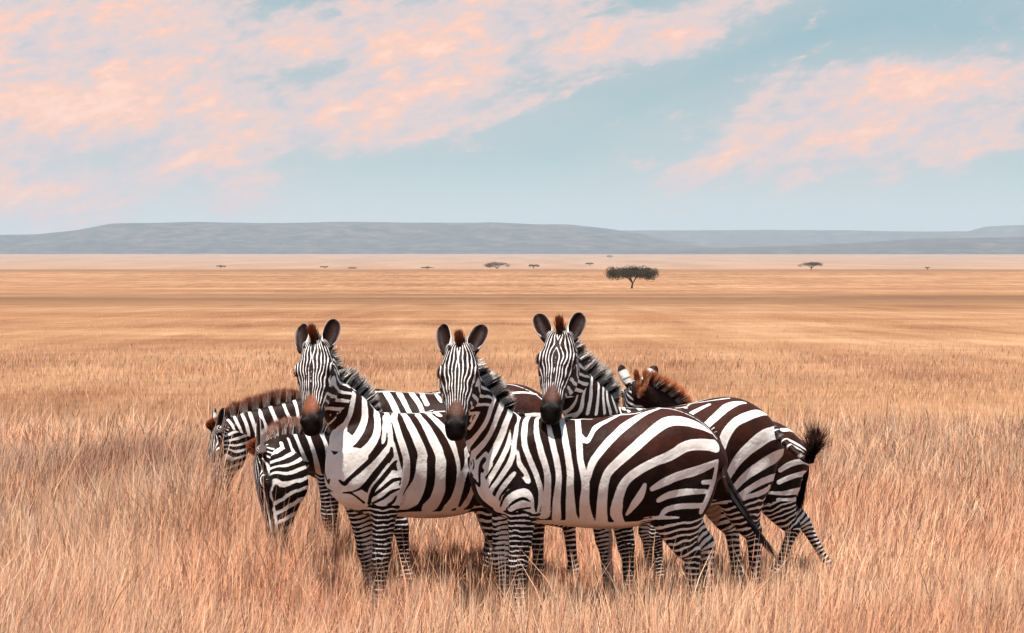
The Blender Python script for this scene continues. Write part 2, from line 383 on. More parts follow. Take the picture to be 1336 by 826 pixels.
def build_surface(z):
    parts = []
    X, Y, Z = np.eye(3)
    T = catmull(np.array(TORSO), 4)
    parts.append(loft([((x, 0, (a + b) / 2), Z, Y, (a - b) / 2, w, .92) for x, a, b, w in T], 40))
    for s in (-1, 1):
        parts.append(ellipsoid((.50, .125 * s, .95), (.14, .09, .26), axes=[unit((1, 0, .25)), Y, unit((-.25, 0, 1))]))
        parts.append(ellipsoid((.64, .09 * s, .90), (.12, .09, .15)))
        parts.append(ellipsoid((-.47, .13 * s, 1.0), (.20, .135, .25)))
        parts.append(ellipsoid((-.05, .20 * s, .92), (.38, .10, .22), axes=[X, Y, Z]))
    z.legs = []
    for key, base, s, ki in (('fl', FRONT, 1, 4), ('fr', FRONT, -1, 4), ('hl', HIND, 1, 5), ('hr', HIND, -1, 5)):
        kp = z.pose.get(key); k, f = (0, 0), (0, 0)
        if kp:
            c = .145 * s; k = (on_plane(z, kp[0], c) - base[ki][0], 0); f = (on_plane(z, kp[1], c) - base[-1][0] + .04, 0)
        L = leg_pts(base, s, k, f, ki); z.legs.append((key, np.array(L)))
        parts.append(loft(tube_secs([p[:3] for p in L], [p[3:] for p in L], per=4), 20))
    # neck: from inside the shoulder to the poll
    hd = z.hd; hn = z.hn; hs = np.cross(hn, hd)      # head axes: along, face normal, side
    z.hs = hs; poll = z.poll
    nk = z.neck_end = poll + hd * .03 - hn * .085
    P = np.array([(.36, 0, 1.0), (.55, 0, 1.05)] + [tuple(p) for p in z.neck] + [tuple(nk), tuple(nk + unit(nk - z.neck[-1]) * .03)])
    rr = [(.25, .155), (.225, .15)] + list(z.neck_r) + [(.115, .070), (.09, .06)]
    secs = tube_secs(P, rr, vref=(0, 1, 0), per=6)
    # let the neck's side axis turn gradually into the head's side axis
    n = len(secs); T = np.gradient(np.array([s[0] for s in secs]), axis=0); out = []
    side1 = hs * (1 if hs[1] >= 0 else -1)
    for i, (c, u, v, ru, rv, e) in enumerate(secs):
        f = smooth01(np.array([(i / (n - 1) - .35) / .65]))[0]; r = np.array([0, 1., 0]) * (1 - f) + side1 * f
        t = unit(T[i]); vv = unit(r - t * (r @ t)); uu = np.cross(vv, t); out.append((c, uu, vv, ru, rv, .95))
    z.neck_secs = out
    parts.append(loft(out, 30))
    # head
    H = catmull(np.array(HEAD), 4); hsz = z.hsize
    parts.append(loft([(poll + hd * t * hsz + hn * (a + b) / 2 * hsz, hn, hs, (a - b) / 2 * hsz, w * hsz, .88) for t, a, b, w in H], 30))
    HP = lambda t, s, n_: poll + (hd * t + hs * s + hn * n_) * hsz
    for s in (-1, 1):
        parts.append(ellipsoid(HP(.16, .056 * s, -.125), np.array((.135, .048, .088)) * hsz, axes=[hd, hs, hn]))      # cheek
        parts.append(ellipsoid(HP(.165, .078 * s, .008), np.array((.042, .030, .026)) * hsz, axes=[hd, hs, hn]))    # brow over the eye
        parts.append(ellipsoid(HP(.482, .036 * s, -.022), np.array((.030, .022, .024)) * hsz, axes=[hd, hs, hn]))   # nostril wing
        parts.append(ellipsoid(HP(.01, .05 * s, .01), np.array((.03, .03, .035)) * hsz, axes=[hd, hs, hn]))         # ear root
    parts.append(ellipsoid(HP(.485, 0, -.105), np.array((.035, .042, .022)) * hsz, axes=[hd, hs, hn]))              # lower lip
    V, Q, T3 = join_parts(parts)
    V, Q, T3 = remesh(V, Q, T3, VOX)
    rel = (V - poll) @ np.stack([hd, hs, hn], 1) / hsz
    hd_w = 1 - smooth01((rel[:, 0] + .02) / .08) * (np.abs(rel[:, 1]) < .15)
    dleg = np.min([np.min(np.linalg.norm(V[:, None] - L[None, 4:, :3], axis=2), axis=1) for _, L in z.legs], axis=0)
    lw = smooth01((V[:, 2] - .5) / .25)
    w = np.clip(np.minimum(.15 + .85 * hd_w, .12 + .88 * lw), 0, 1)
    V = plain_smooth(V, Q, T3, 26, w); V = smooth_mesh(V, Q, T3, 4)
    # muscle and bone under the skin: shoulder blade, elbow, ribs, hip point, stifle fold
    ay = np.abs(V[:, 1]); sgn = np.sign(V[:, 1]); G = lambda x0, z0, a, b, rot=0.: np.exp(-((((V[:, 0] - x0) * math.cos(rot) + (V[:, 2] - z0) * math.sin(rot)) / a) ** 2 + ((-(V[:, 0] - x0) * math.sin(rot) + (V[:, 2] - z0) * math.cos(rot)) / b) ** 2))
    m = .011 * G(.44, 1.08, .035, .16, -.35) - .010 * G(.33, 1.0, .03, .20, -.2) + .012 * G(.55, .86, .06, .10) - .012 * G(.40, .80, .05, .09) + .010 * G(-.36, 1.17, .05, .05) - .014 * G(-.28, .92, .05, .16, .3) + .012 * G(-.62, .98, .07, .12) - .010 * G(-.52, .80, .04, .10, .5)
    m = m + .0035 * np.sin(V[:, 0] / .048 * 2 * math.pi * .5 + V[:, 2] * 4) * G(.02, .90, .26, .16) + .008 * (fbm(V, 7, z.seed, 2) - .5)
    m = m * smooth01(ay / .08) * smooth01((V[:, 2] - .62) / .1); V = V.copy(); V[:, 1] += sgn * m
    # nostrils: two small hollows; the mouth: a crease
    rel = (V - poll) @ np.stack([hd, hs, hn], 1) / hsz
    for s in (-1, 1):
        d = np.linalg.norm((rel - np.array([.497, .038 * s, -.028])) / np.array([.020, .012, .03]), axis=1)
        V = V - (np.clip(1 - d, 0, 1) * .012)[:, None] * unit(hd + hn * .3 + hs * s * .8)[None]
    if z.get_skin: V = V
    return V, Q, T3

def seg_field(P, strokes):
    """signed stripe value: strokes are laid in order, white (col 1) pushes it up, black pulls it down"""
    out = np.full(len(P), -.05)
    for col, S_ in strokes:
        m = .012 + S_[:, 3].max(); lo = S_[:, :3].min(0) - m; hi = S_[:, :3].max(0) + m
        idx = np.where(np.all((P > lo) & (P < hi), axis=1))[0]
        if not len(idx): continue
        p = P[idx]; best = np.full(len(idx), .5)
        for a, b in zip(S_[:-1], S_[1:]):
            ab = b[:3] - a[:3]; L2 = max(ab @ ab, 1e-9); t = np.clip(((p - a[:3]) @ ab) / L2, 0, 1)
            d = np.linalg.norm(p - a[:3] - t[:, None] * ab, axis=1) - (a[3] + (b[3] - a[3]) * t)
            best = np.minimum(best, d)
        out[idx] = np.maximum(out[idx], -best) if col else np.minimum(out[idx], best)
    return out
def head_coords(z, P):
    return (P - z.poll) @ np.stack([z.hd, z.hs, z.hn], 1) / z.hsize
def is_head(z, rel):
    """1 on the head, 0 on the neck (boundary slants behind the jaw)"""
    t, s, n = rel[:, 0], rel[:, 1], rel[:, 2]
    return (t > -.015 + np.maximum(0, -n - .03) * .5) & (np.abs(s) < .16) & (n > -.232) & (t < .6)
def head_mask(rel):
    """smooth: above .5 on the head"""
    t, s, n = rel[:, 0], rel[:, 1], rel[:, 2]
    e = np.minimum(np.minimum(t + .015 - np.maximum(0, -n - .03) * .36, n + .255), np.minimum(.16 - np.abs(s), .6 - t))
    return np.clip(.5 + e * 12, 0, 1)
def head_field(z, rel):
    """phases of the fine face stripes (front and cheek) and the blend between them; the coat material turns them into lines"""
    t, s, n = rel[:, 0], np.abs(rel[:, 1]), rel[:, 2]
    wob = (fbm(np.stack([t, rel[:, 1], n], 1), 16, z.seed, 2) - .5)
    Wd = np.interp(t, [-.03, .0, .04, .09, .14, .20, .27, .34, .42, .55], [.030, .046, .070, .092, .104, .100, .080, .064, .056, .05])
    u = s / Wd
    front = (5.3 + .5 * ((z.seed * 7) % 3)) * u + .9 * wob * np.clip(u * 3, 0, 1) + .42 * (z.seed % 2) + (1.3 - .28 * ((z.seed * 5) % 4)) * np.exp(-((t - .10 - .012 * ((z.seed * 3) % 4)) / .05) ** 2 - (u / .42) ** 2) + .5 * np.exp(-((t - .24) / .03) ** 2 - ((u - .5) / .3) ** 2)
    a = (-n - .02)
    side = (t * .9 + a * .40) / .043 + .5 * wob + z.seed * .3 + 1.2 * np.exp(-((t - .16) / .06) ** 2 - ((a - .02) / .05) ** 2)
    wgt = smooth01((np.arctan2(s, n + .10) - .78) / .22 - .6 * smooth01((.06 - t) / .05))
    return front, side, wgt
def zeb_field(z, V):
    Pm = V.copy(); Pm[:, 1] = np.abs(Pm[:, 1])
    jit = (fbm(V, 28, z.seed, 2) - .5) * .006
    strokes = z.strokes_m
    if strokes: f = seg_field(Pm, strokes)
    else:
        ph = V[:, 0] / .11 + .3 * np.sin(V[:, 2] * 5); f = np.cos(2 * math.pi * ph) * .02
    under = np.minimum((.675 - V[:, 2]), .02) - .3 * np.clip(np.abs(V[:, 1]) - .13, 0, 1) - .5 * np.clip(np.abs(V[:, 0]) - .42, 0, 1)
    f = np.maximum(f, under)
    # legs: rings that get finer towards the hoof
    for key, L in z.legs:
        B = catmull(L[:, :3], 8); side = np.sign(B[-1, 1])
        cand = np.where((V[:, 2] < (.80 if key[0] == 'f' else .84)) & (V[:, 1] * side > -.02))[0]
        if not len(cand): continue
        d = np.linalg.norm(V[cand][:, None] - B[None], axis=2); j = d.argmin(1); dm = d.min(1)
        rr = catmull(L[:, 3:4], 8)[:, 0]; arc = np.concatenate([[0], np.cumsum(np.linalg.norm(np.diff(B, axis=0), axis=1))])
        T = np.gradient(B, axis=0); T /= np.linalg.norm(T, axis=1)[:, None]
        s = arc[j] + np.sum((V[cand] - B[j]) * T[j], axis=1)
        zt = z.legtop.get(key, .74 if key[0] == 'f' else .69)
        ok = (dm < rr[j] * 1.25 + .022) & (V[cand][:, 2] < zt + .03 * (vnoise(V[cand], 9, z.seed) - .5))
        if key[0] == 'f': ok &= (V[cand][:, 2] < .62) | (np.abs(V[cand][:, 0] - B[j][:, 0]) < .105)
        c = cand[ok]; s = s[ok]; xr = V[c, 0] - B[j[ok], 0]
        per = np.interp(V[c, 2], [0, .3, .55, .8], [.027, .030, .033, .040])
        ph = s / (.033 if key[0] == 'f' else .046) + np.interp(V[c, 2], [0, .45, .8], [5.0, 1.4, 0.]) + .55 * (fbm(V[c] * np.array([1, 1, .5]), 13, z.seed + len(key) + ord(key[1]), 2) - .5) * 2 - np.abs(xr) * 5 * (.5 if key[0] == 'h' else 1)
        g = np.cos(2 * math.pi * ph) * per * .32 - .0042
        # inner faces carry thinner, broken bands
        inner = smooth01(((-V[c, 1] * side) + np.abs(B[j[ok], 1]) - .02) / .03); g = g + inner * .006
        f[c] = g
    rel = head_coords(z, V)
    z.face = np.stack(head_field(z, rel) + (head_mask(rel),), 1)
    return f + jit * .6
def zeb_tint(z, V):
    """colour laid over the stripes: muzzle, nose patch, eye skin, hooves, belly"""
    n = len(V); C = np.zeros((n, 4)); rel = head_coords(z, V); hm = is_head(z, rel)
    t, s, nn = rel[:, 0], np.abs(rel[:, 1]), rel[:, 2]
    def lay(mask, col):
        a = mask[:, None]; C[:, :3] = np.where(C[:, 3:4] > 0, C[:, :3] * (1 - a) + np.array(col) * a, np.array(col)[None]); C[:, 3] = np.maximum(C[:, 3], mask)
    wob = (fbm(V, 30, z.seed + 5, 3) - .5) * .05
    lay(hm * smooth01((t + wob * .6 - .325) / .04) * smooth01((.020 + (t - .335) * .45 + wob * .3 - s) / .012) * smooth01((nn + .06) / .03), z.nose)
    lay(hm * smooth01((t + wob * .6 - .365 - .9 * np.clip(nn + .05, 0, .05) + .5 * np.clip(s - .02, 0, .04)) / .06), (.006, .004, .0035))
    lay(hm * smooth01((t + wob * .5 - .42) / .03) * smooth01((-.085 - nn) / .02), (.016, .010, .009))
    lay(hm * smooth01((t - .505) / .03) * smooth01((-.07 - nn) / .03) * .6, (.16, .09, .075))
    de = np.linalg.norm((rel * np.array([1, 1, 1]) - np.stack([np.full(n, .17), np.sign(rel[:, 1]) * .096, np.full(n, -.012)], 1)) / np.array([.042, .04, .026]), axis=1)
    lay(hm * smooth01((1.1 - de) / .3), (.018, .011, .009))
    lay(smooth01((.055 - V[:, 2]) / .01), (.035, .028, .025))
    # dusty belly and inner thighs
    lay_b = smooth01((.665 - V[:, 2]) / .06) * (np.abs(V[:, 0]) < .40) * smooth01((.17 - np.abs(V[:, 1])) / .05) * .8
    m = (C[:, 3] < .01) & (lay_b > 0); C[m, :3] = (.50, .36, .27); C[m, 3] = lay_b[m]
    return C

def mat_coat():
    m, t, b = new_mat('zebra_coat')
    at = lambda n: nd(t, 'ShaderNodeAttribute', attribute_name=n)
    sf = at('stripe'); tint = at('tint'); red = at('red')
    tc = nd(t, 'ShaderNodeTexCoord'); P = tc.outputs['Object']
    fz = noise_n(t, P, 170, 3, .7)
    v = mth(t, 'ADD', sf.outputs['Fac'], mth(t, 'MULTIPLY', mth(t, 'SUBTRACT', fz, .5), .006))
    k = maprange(t, v, -.0016, .0016)
    face = at('face'); fs = nd(t, 'ShaderNodeSeparateColor'); t.links.new(face.outputs['Color'], fs.inputs[0])
    jt = mth(t, 'MULTIPLY', mth(t, 'SUBTRACT', fz, .5), .22)
    cosf = mth(t, 'ADD', mth(t, 'COSINE', mth(t, 'MULTIPLY', mth(t, 'ADD', fs.outputs[0], jt), 6.2832)), 0.0)
    coss = mth(t, 'COSINE', mth(t, 'MULTIPLY', mth(t, 'ADD', fs.outputs[1], jt), 6.2832))
    nb = mth(t, 'MULTIPLY', mth(t, 'SUBTRACT', noise_n(t, P, 22, 2, .5), .5), 1.6)
    kf = maprange(t, mth(t, 'ADD', cosf, nb), .48, .86); ks = maprange(t, mth(t, 'ADD', coss, mth(t, 'MULTIPLY', nb, .6)), .25, .5)
    kh = mixc(t, mth(t, 'GREATER_THAN', fs.outputs[2], .5), kf, ks)
    k = mixc(t, mth(t, 'GREATER_THAN', face.outputs['Alpha'], .5), k, kh)
    n1 = noise_n(t, P, 9, 4, .6); n2 = noise_n(t, P, 60, 3, .6)
    dark = mixc(t, mth(t, 'MULTIPLY', red.outputs['Fac'], maprange(t, n1, .3, .6, .5, 1.)), (.0085, .0052, .0045), (.062, .017, .009))
    dark = mixc(t, maprange(t, n2, .4, .8, 0, .3), dark, (.028, .016, .012))
    light = mixc(t, maprange(t, n1, .4, .72, 0, .6), (.88, .84, .80), (.70, .60, .53))
    light = mixc(t, maprange(t, n2, .5, .8, 0, .3), light, (.60, .50, .44))
    # faint brown shadow stripes inside the wide white bands of the rump, and dust along the back
    shd = mth(t, 'MULTIPLY', maprange(t, sf.outputs['Fac'], .009, .014), mth(t, 'MULTIPLY', red.outputs['Fac'], maprange(t, noise_n(t, P, 5, 3, .6), .45, .6, 0, .5)))
    light = mixc(t, shd, light, (.46, .33, .25))
    c = mixc(t, k, dark, light); c = mixc(t, tint.outputs['Alpha'], c, tint.outputs['Color'])
    lum = nd(t, 'ShaderNodeRGBToBW'); t.links.new(c, lum.inputs[0]); t.links.new(maprange(t, lum.outputs[0], .0, .3, .07, .25, False), b.inputs['Specular IOR Level'])
    t.links.new(c, b.inputs['Base Color']); b.inputs['Roughness'].default_value = .5
    mp = nd(t, 'ShaderNodeMapping'); t.links.new(P, mp.inputs[0]); mp.inputs['Scale'].default_value = (.35, 1, 1)
    hair = noise_n(t, mp.outputs[0], 210, 3, .7); bp = nd(t, 'ShaderNodeBump'); bp.inputs['Strength'].default_value = .28; bp.inputs['Distance'].default_value = .004
    t.links.new(hair, bp.inputs['Height'])
    bp2 = nd(t, 'ShaderNodeBump'); bp2.inputs['Strength'].default_value = .45; bp2.inputs['Distance'].default_value = .02
    t.links.new(noise_n(t, P, 14, 4, .6), bp2.inputs['Height']); t.links.new(bp.outputs[0], bp2.inputs['Normal']); t.links.new(bp2.outputs[0], b.inputs['Normal'])
    return m
def mat_hair():
    m, t, b = new_mat('zebra_hair'); a = nd(t, 'ShaderNodeAttribute', attribute_name='col')
    t.links.new(a.outputs['Color'], b.inputs['Base Color']); b.inputs['Roughness'].default_value = .6; b.inputs['Specular IOR Level'].default_value = .12
    tr = nd(t, 'ShaderNodeBsdfTranslucent'); t.links.new(a.outputs['Color'], tr.inputs['Color']); mx = nd(t, 'ShaderNodeMixShader'); mx.inputs[0].default_value = .45
    t.links.new(soft_normal(t, .65), b.inputs['Normal'])
    t.links.new(b.outputs[0], mx.inputs[1]); t.links.new(tr.outputs[0], mx.inputs[2]); t.links.new(mx.outputs[0], t.nodes['Material Output'].inputs[0])
    return m
def mat_eye():
    m, t, b = new_mat('zebra_eye'); b.inputs['Base Color'].default_value = (.008, .005, .004, 1); b.inputs['Roughness'].default_value = .06; b.inputs['Coat Weight'].default_value = .6
    return m
M_COAT, M_HAIR, M_EYE = mat_coat(), mat_hair(), mat_eye()

def hairs(roots, dirs, lens, width, cols_root, cols_tip, bend, sidev, segs=3):
    """flat tapering locks: roots, dirs (n,3), lens (n)"""
    n = len(roots); V = np.zeros((n, segs * 2 + 1, 3)); C = np.zeros((n, segs * 2 + 1, 3))
    for k in range(segs + 1):
        f = k / segs; p = roots + dirs * (lens * f)[:, None] + bend * (lens * f * f)[:, None]; c = cols_root * (1 - f ** .9) + cols_tip * f ** .9
        if k < segs:
            w = width * (1 - .55 * f); V[:, 2 * k] = p - sidev * w[:, None]; V[:, 2 * k + 1] = p + sidev * w[:, None]; C[:, 2 * k] = c; C[:, 2 * k + 1] = c
        else: V[:, 2 * k] = p; C[:, 2 * k] = c
    m = segs * 2 + 1; b = np.arange(n)[:, None] * m
    Q = np.concatenate([b + np.array([[2 * k, 2 * k + 1, 2 * k + 3, 2 * k + 2]]) for k in range(segs - 1)]); T = b + np.array([[2 * segs - 2, 2 * segs - 1, 2 * segs]])
    return V.reshape(-1, 3), Q, T, C.reshape(-1, 3)
def ear_shell(z, s, spec):
    """cupped ear: closed two-sided shell; returns verts, quads, stripe value, tint"""
    root = z.poll + (z.hd * .028 + z.hs * .064 * s + z.hn * .012) * z.hsize
    ax = unit(spec['axis'][0] * z.hd + spec['axis'][1] * s * z.hs + spec['axis'][2] * z.hn)
    fw = spec['face'][0] * z.hd + spec['face'][1] * s * z.hs + spec['face'][2] * z.hn; fw = unit(fw - ax * (fw @ ax)); sd = np.cross(ax, fw)
    L = .19 * z.hsize; NV, NU = 18, 14; V = []; col = []
    for layer in (0, 1):
        for i in range(NV):
            v = i / (NV - 1)
            w = np.interp(v, [0, .12, .35, .6, .8, .93, 1], [.030, .036, .044, .046, .042, .031, .007]) * z.hsize
            A = np.interp(v, [0, .15, .4, 1], [2.7, 2.25, 1.65, 1.35])
            th = .007 * z.hsize if layer == 0 else -.0
            for j in range(NU):
                u = -1 + 2 * j / (NU - 1); a = u * A; edge = 1 - abs(u) ** 4 * (1 - .2)
                r = w - (0 if layer == 0 else .007 * z.hsize * (1 - .75 * abs(u) ** 6) * (1 if v < .97 else .3))
                p = root + ax * (v * L - .02) + sd * math.sin(a) * r * 1.0 + fw * (-math.cos(a) * r * .75 + w * .25 * v - .02 * v * v)
                V.append(p)
                if layer == 1:
                    rim = max(0, (abs(u) - .80) / .2); ca = np.array([.017, .0065, .0045]) * (1 - rim) + np.array([.30, .20, .16]) * rim
                    k = .5 + .5 * math.sin(u * 9 + v * 3); ca = ca * (.75 + .6 * k)
                else:
                    blk, wht = np.array([.02, .012, .01]), np.array([.74, .68, .63])
                    ca = blk if v > .76 or (.30 < v < .40 and abs(u) < .55) or v < .12 else wht
                    if abs(u) > .93 and v > .5: ca = np.array([.55, .5, .46])
                col.append(ca)
    Q = []; o2 = NV * NU
    for i in range(NV - 1):
        for j in range(NU - 1):
            a = i * NU + j; Q.append((a, a + 1, a + NU + 1, a + NU)); Q.append((o2 + a, o2 + a + NU, o2 + a + NU + 1, o2 + a + 1))
    for i in range(NV - 1):
        for j in (0, NU - 1):
            a = i * NU + j; b_ = a + NU; q = (a, b_, o2 + b_, o2 + a); Q.append(q if j == 0 else q[::-1])
    for j in range(NU - 1):
        a = (NV - 1) * NU + j; Q.append((a, a + 1, o2 + a + 1, o2 + a)); Q.append((j + 1, j, o2 + j, o2 + j + 1))
    return np.array(V), np.array(Q), np.array(col), (root, ax, fw, sd, L)

def build_zebra(sp):
    z = zebra_frame(sp); z.get_skin = False; z.keep_side = sp.get('keep_side', False)
    z.poll = to_local(z, *sp['poll_px']); nose = to_local(z, *sp['nose_px'])
    z.hd = unit(nose - z.poll)
    nr = np.asarray(sp['face_n'], float); nl = np.array([nr @ z.f, nr @ z.l, nr[2]]); z.hn = unit(nl - z.hd * (nl @ z.hd)); z.hs = np.cross(z.hn, z.hd)
    z.neck = [to_local(z, *p) for p in sp['neck_px']]
    z.hsize = sp.get('hsize', 1.)
    V, Q, T = build_surface(z)
    st = [s for k in sp.get('borrow', []) for s in STROKES.get(k[0], []) if k[1] < np.mean(np.array(s[1])[:, 0]) / 1000 < k[2]] + STROKES.get(sp['key'], [])
    z.strokes_m = []
    for col, s in st:
        a = np.array(s, float) / 1000.; a[:, 1] = np.abs(a[:, 1]); a[:, 3] *= 1.12 if col else .97; z.strokes_m.append((col, a))
    sf = zeb_field(z, V); face = z.face; tint = zeb_tint(z, V)
    red = smooth01((V[:, 2] - .82) / .3) * (.35 + .65 * smooth01((.25 - V[:, 0]) / .4)) * z.redness  # redder high up and aft: coat colour plus sun warmth painted in
    # ears
    Vs = [V]; Qs = [Q]; fcs = [face]; sfs = [sf]; tis = [tint]; rds = [red]; off = len(V); earinfo = []
    for s, es in zip((-1, 1), sp['ears']):
        ev, eq, ec, inf = ear_shell(z, s, es); earinfo.append(inf)
        Vs.append(ev); Qs.append(eq + off); off += len(ev); fcs.append(np.zeros((len(ev), 4))); sfs.append(np.full(len(ev), .1)); rds.append(np.zeros(len(ev)))
        tis.append(np.hstack([ec, np.ones((len(ec), 1))]))
    root = empty('zebra', tuple(z.origin), z.phi); root.scale = (z.sc,) * 3
    tag(root, sp['label'], 'zebra', 'zebras standing together in the grass')
    Va = np.concatenate(Vs)
    body = mesh_np('body', Va, [np.concatenate(Qs), T], M_COAT, root, True, {'stripe': np.concatenate(sfs), 'tint': np.concatenate(tis), 'red': np.concatenate(rds), 'face': np.concatenate(fcs)})
    bvh = BVHTree.FromPolygons([tuple(v) for v in V], [tuple(q) for q in Q.tolist()] + [tuple(q) for q in T.tolist()]); z.bvh = bvh; z.V = V; z.obj = body; z.root = root
    ZEBS[sp['key']] = z
    # eyes: two glossy balls sunk under the brow
    for s in (-1, 1):
        c = z.poll + (z.hd * .172 + z.hs * .090 * s - z.hn * .012) * z.hsize; ev, eq, et = ellipsoid(c, np.array((.022, .017, .019)) * z.hsize, axes=[z.hd, z.hs, z.hn], N=16)
        # seat the ball on the real surface
        hit = bvh.ray_cast(Vector(c + z.hs * s * .2), Vector(-z.hs * s)); 
        if hit[0] is not None: ev = ev + (np.array(hit[0]) - z.hs * s * .008 - c)[None]
        mesh_np('eye', ev, [np.array(eq), np.array(et)], M_EYE, root)
        # lashes
        cc = np.array(hit[0]) if hit[0] is not None else c; n = 26; u = np.linspace(-1, 1, n)
        rts = cc[None] + (z.hd[None] * (u * .026)[:, None] + z.hn[None] * (.016 - .008 * u ** 2)[:, None]) * z.hsize - z.hs[None] * s * .004
        dr = np.tile(unit(z.hs * s + z.hn * .15 + z.hd * .25), (n, 1)) + rng.normal(0, .15, (n, 3)); ck = np.tile([.02, .013, .01], (n, 1))
        hv, hq, ht, hc = hairs(rts, dr, np.full(n, .022), np.full(n, .0014), ck, ck, np.tile(z.hd * .3, (n, 1)), np.tile(z.hd, (n, 1)))
        mesh_np('eyelashes', hv, [hq, ht], M_HAIR, root, True, {'col': hc})
    # mane: dense upright locks along the crest from between the ears to the withers
    secs = z.neck_secs; n = len(secs); i0 = int(n * z.mane_from)
    crest = []; prev = secs[0][1] if secs[0][1][2] > 0 else -secs[0][1]
    for i in range(i0): prev = secs[i][1] if secs[i][1] @ prev > 0 else -secs[i][1]
    for i in range(i0, n):
        c, u, v, ru, rv, e = secs[i]; up = u if (u @ prev) > 0 else -u; prev = up
        h = bvh.ray_cast(Vector(c + up * .45), Vector(-up)); p = np.array(h[0]) if h[0] is not None else c + up * ru
        crest.append(np.concatenate([p, up, v]))
    hp = z.poll + z.hd * -.02 * z.hsize + z.hn * .03 * z.hsize; crest.append(np.concatenate([hp, unit(z.hn * .9 - z.hd * .5), z.hs]))
    hp = z.poll + z.hd * .03 * z.hsize + z.hn * .045 * z.hsize; crest.append(np.concatenate([hp, unit(z.hn * .75 - z.hd * .65), z.hs]))
    Cr = catmull(np.array(crest), 8); arc = np.concatenate([[0], np.cumsum(np.linalg.norm(np.diff(Cr[:, :3], axis=0), axis=1))]); tot = arc[-1]
    N = int(z.mane_n); q = np.sort(rng.random(N)) * tot; A = np.stack([np.interp(q, arc, Cr[:, k]) for k in range(9)], 1)
    up = A[:, 3:6] / np.linalg.norm(A[:, 3:6], axis=1)[:, None]; sd = A[:, 6:9] / np.linalg.norm(A[:, 6:9], axis=1)[:, None]; tg = np.cross(up, sd)
    tgs = np.gradient(np.stack([np.interp(q, arc, Cr[:, k]) for k in range(3)], 1), axis=0); sgn = np.sign(np.sum(tg * tgs, 1).mean() or 1); tg = tg * (sgn if sgn else 1)
    off_s = rng.normal(0, 1, N) * np.interp(q / tot, [0, .86, .92, 1], [.011, .010, .006, .0045]); f = q / tot; rts = A[:, :3] + sd * off_s[:, None] - up * .015
    f = q / tot; L = z.mane_len * np.interp(f, [0, .12, .3, .75, .86, .92, 1], [.25, .75, 1, .9, .4, .6, z.fore]) * (.86 + .2 * rng.random(N)) * (.9 + .2 * vnoise(np.stack([q, q * 0], 1), 40, z.seed))
    clump = (vnoise(np.stack([q, q * 0], 1), 26, z.seed + 2) - .5) * .9
    fan = np.interp(f, [0, .9, .97, 1], [9, 8, 3, 2]); dr = up + sd * (off_s * fan + rng.normal(0, .10, N) * np.interp(f, [0, .93, 1], [1, .9, .5]))[:, None] + tg * (rng.normal(0, .045, N) + clump * .15 + z.mane_lean)[:, None]; dr /= np.linalg.norm(dr, axis=1)[:, None]
    probe = rts + sd * .0; Pm = probe.copy(); Pm[:, 1] = np.abs(Pm[:, 1])
    sfm = seg_field(Pm, z.strokes_m) if z.strokes_m else np.cos(2 * math.pi * q / .075)
    lit = (sfm > 0)[:, None]
    ph = q / z.mane_band; band = (np.cos(2 * math.pi * ph + 1.1 * clump) > -.25)[:, None]
    if z.mane_mode == 'band': lit = band
    blk = np.array([.020, .011, .009]); wht = np.array([.80, .72, .66]); jit = (1 + .3 * rng.normal(0, 1, (N, 1)))
    cr = np.where(lit, wht, blk) * np.clip(jit, .4, 1.6); tip = np.array(z.mane_tip) * np.clip(jit, .5, 1.7)
    tip = tip * z.tipmix + cr * (1 - z.tipmix)
    front = (f > .905)[:, None]; fr_c = np.array([.26, .062, .02]); cr = np.where(front, fr_c * .8 * np.clip(jit, .4, 1.6), cr); tip = np.where(front, fr_c * 1.2, tip)
    hv, hq, ht, hc = hairs(rts, dr, L, np.full(N, .0025), cr, tip, rng.normal(0, .08, (N, 3)), (lambda a: tg * np.cos(a) + sd * np.sin(a))(rng.random((N, 1)) * 6.283))
    mesh_np('mane', hv, [hq, ht], M_HAIR, root, True, {'col': hc})
    # tail
    tp = z.tail_pts if z.tail_pts else [to_local(z, *q) for q in z.tail_px]; tl = [np.array(p, float) for p in tp]; K = np.array(tl); kk = catmull(K, 6)
    m_ = len(kk); end = int(m_ * z.tail_dock); dk = kk[:end]; rads = np.interp(np.linspace(0, 1, end), [0, .3, 1], [.036, .026, .013])
    T_ = np.gradient(dk, axis=0); secs = []
    for i in range(end):
        t = unit(T_[i]); v = unit(np.array([0, 1, 0.]) - t * t[1]); secs.append((dk[i], np.cross(v, t), v, rads[i], rads[i] * .85, 1.))
    tv, tq, tt = loft(secs, 12); a2 = np.concatenate([[0], np.cumsum(np.linalg.norm(np.diff(dk, axis=0), axis=1))]); sv = np.repeat(a2, 12); ang = np.tile(np.arange(12), end)
    top_dark = np.cos((ang) / 12 * 2 * math.pi) * 0
    tf = np.concatenate([np.cos(2 * math.pi * sv / .030) * -.006 - .0035 - .012 * smooth01((sv - a2[-1] * .75) / .05), [.0, -.01]])
    mt = mesh_np('tail', tv, [np.array(tq), np.array(tt)], M_COAT, root, True, {'stripe': tf, 'tint': np.zeros((len(tv), 4)), 'face': np.zeros((len(tv), 4)), 'red': np.full(len(tv), .3)})
    # tuft: long dark hairs leaving the lower half of the tail
    N = z.tuft_n; g = rng.random(N) ** .8; i1 = z.tuft_from; idx = (i1 + (1 - i1) * g * .97) * (end - 1); rts = np.stack([np.interp(idx, np.arange(end), dk[:, k]) for k in range(3)], 1)
    far = kk[-1]; rest = len(kk) - end
    dirs = np.stack([np.interp(np.clip(idx + end * .5, 0, m_ - 1), np.arange(m_), kk[:, k]) for k in range(3)], 1) - rts
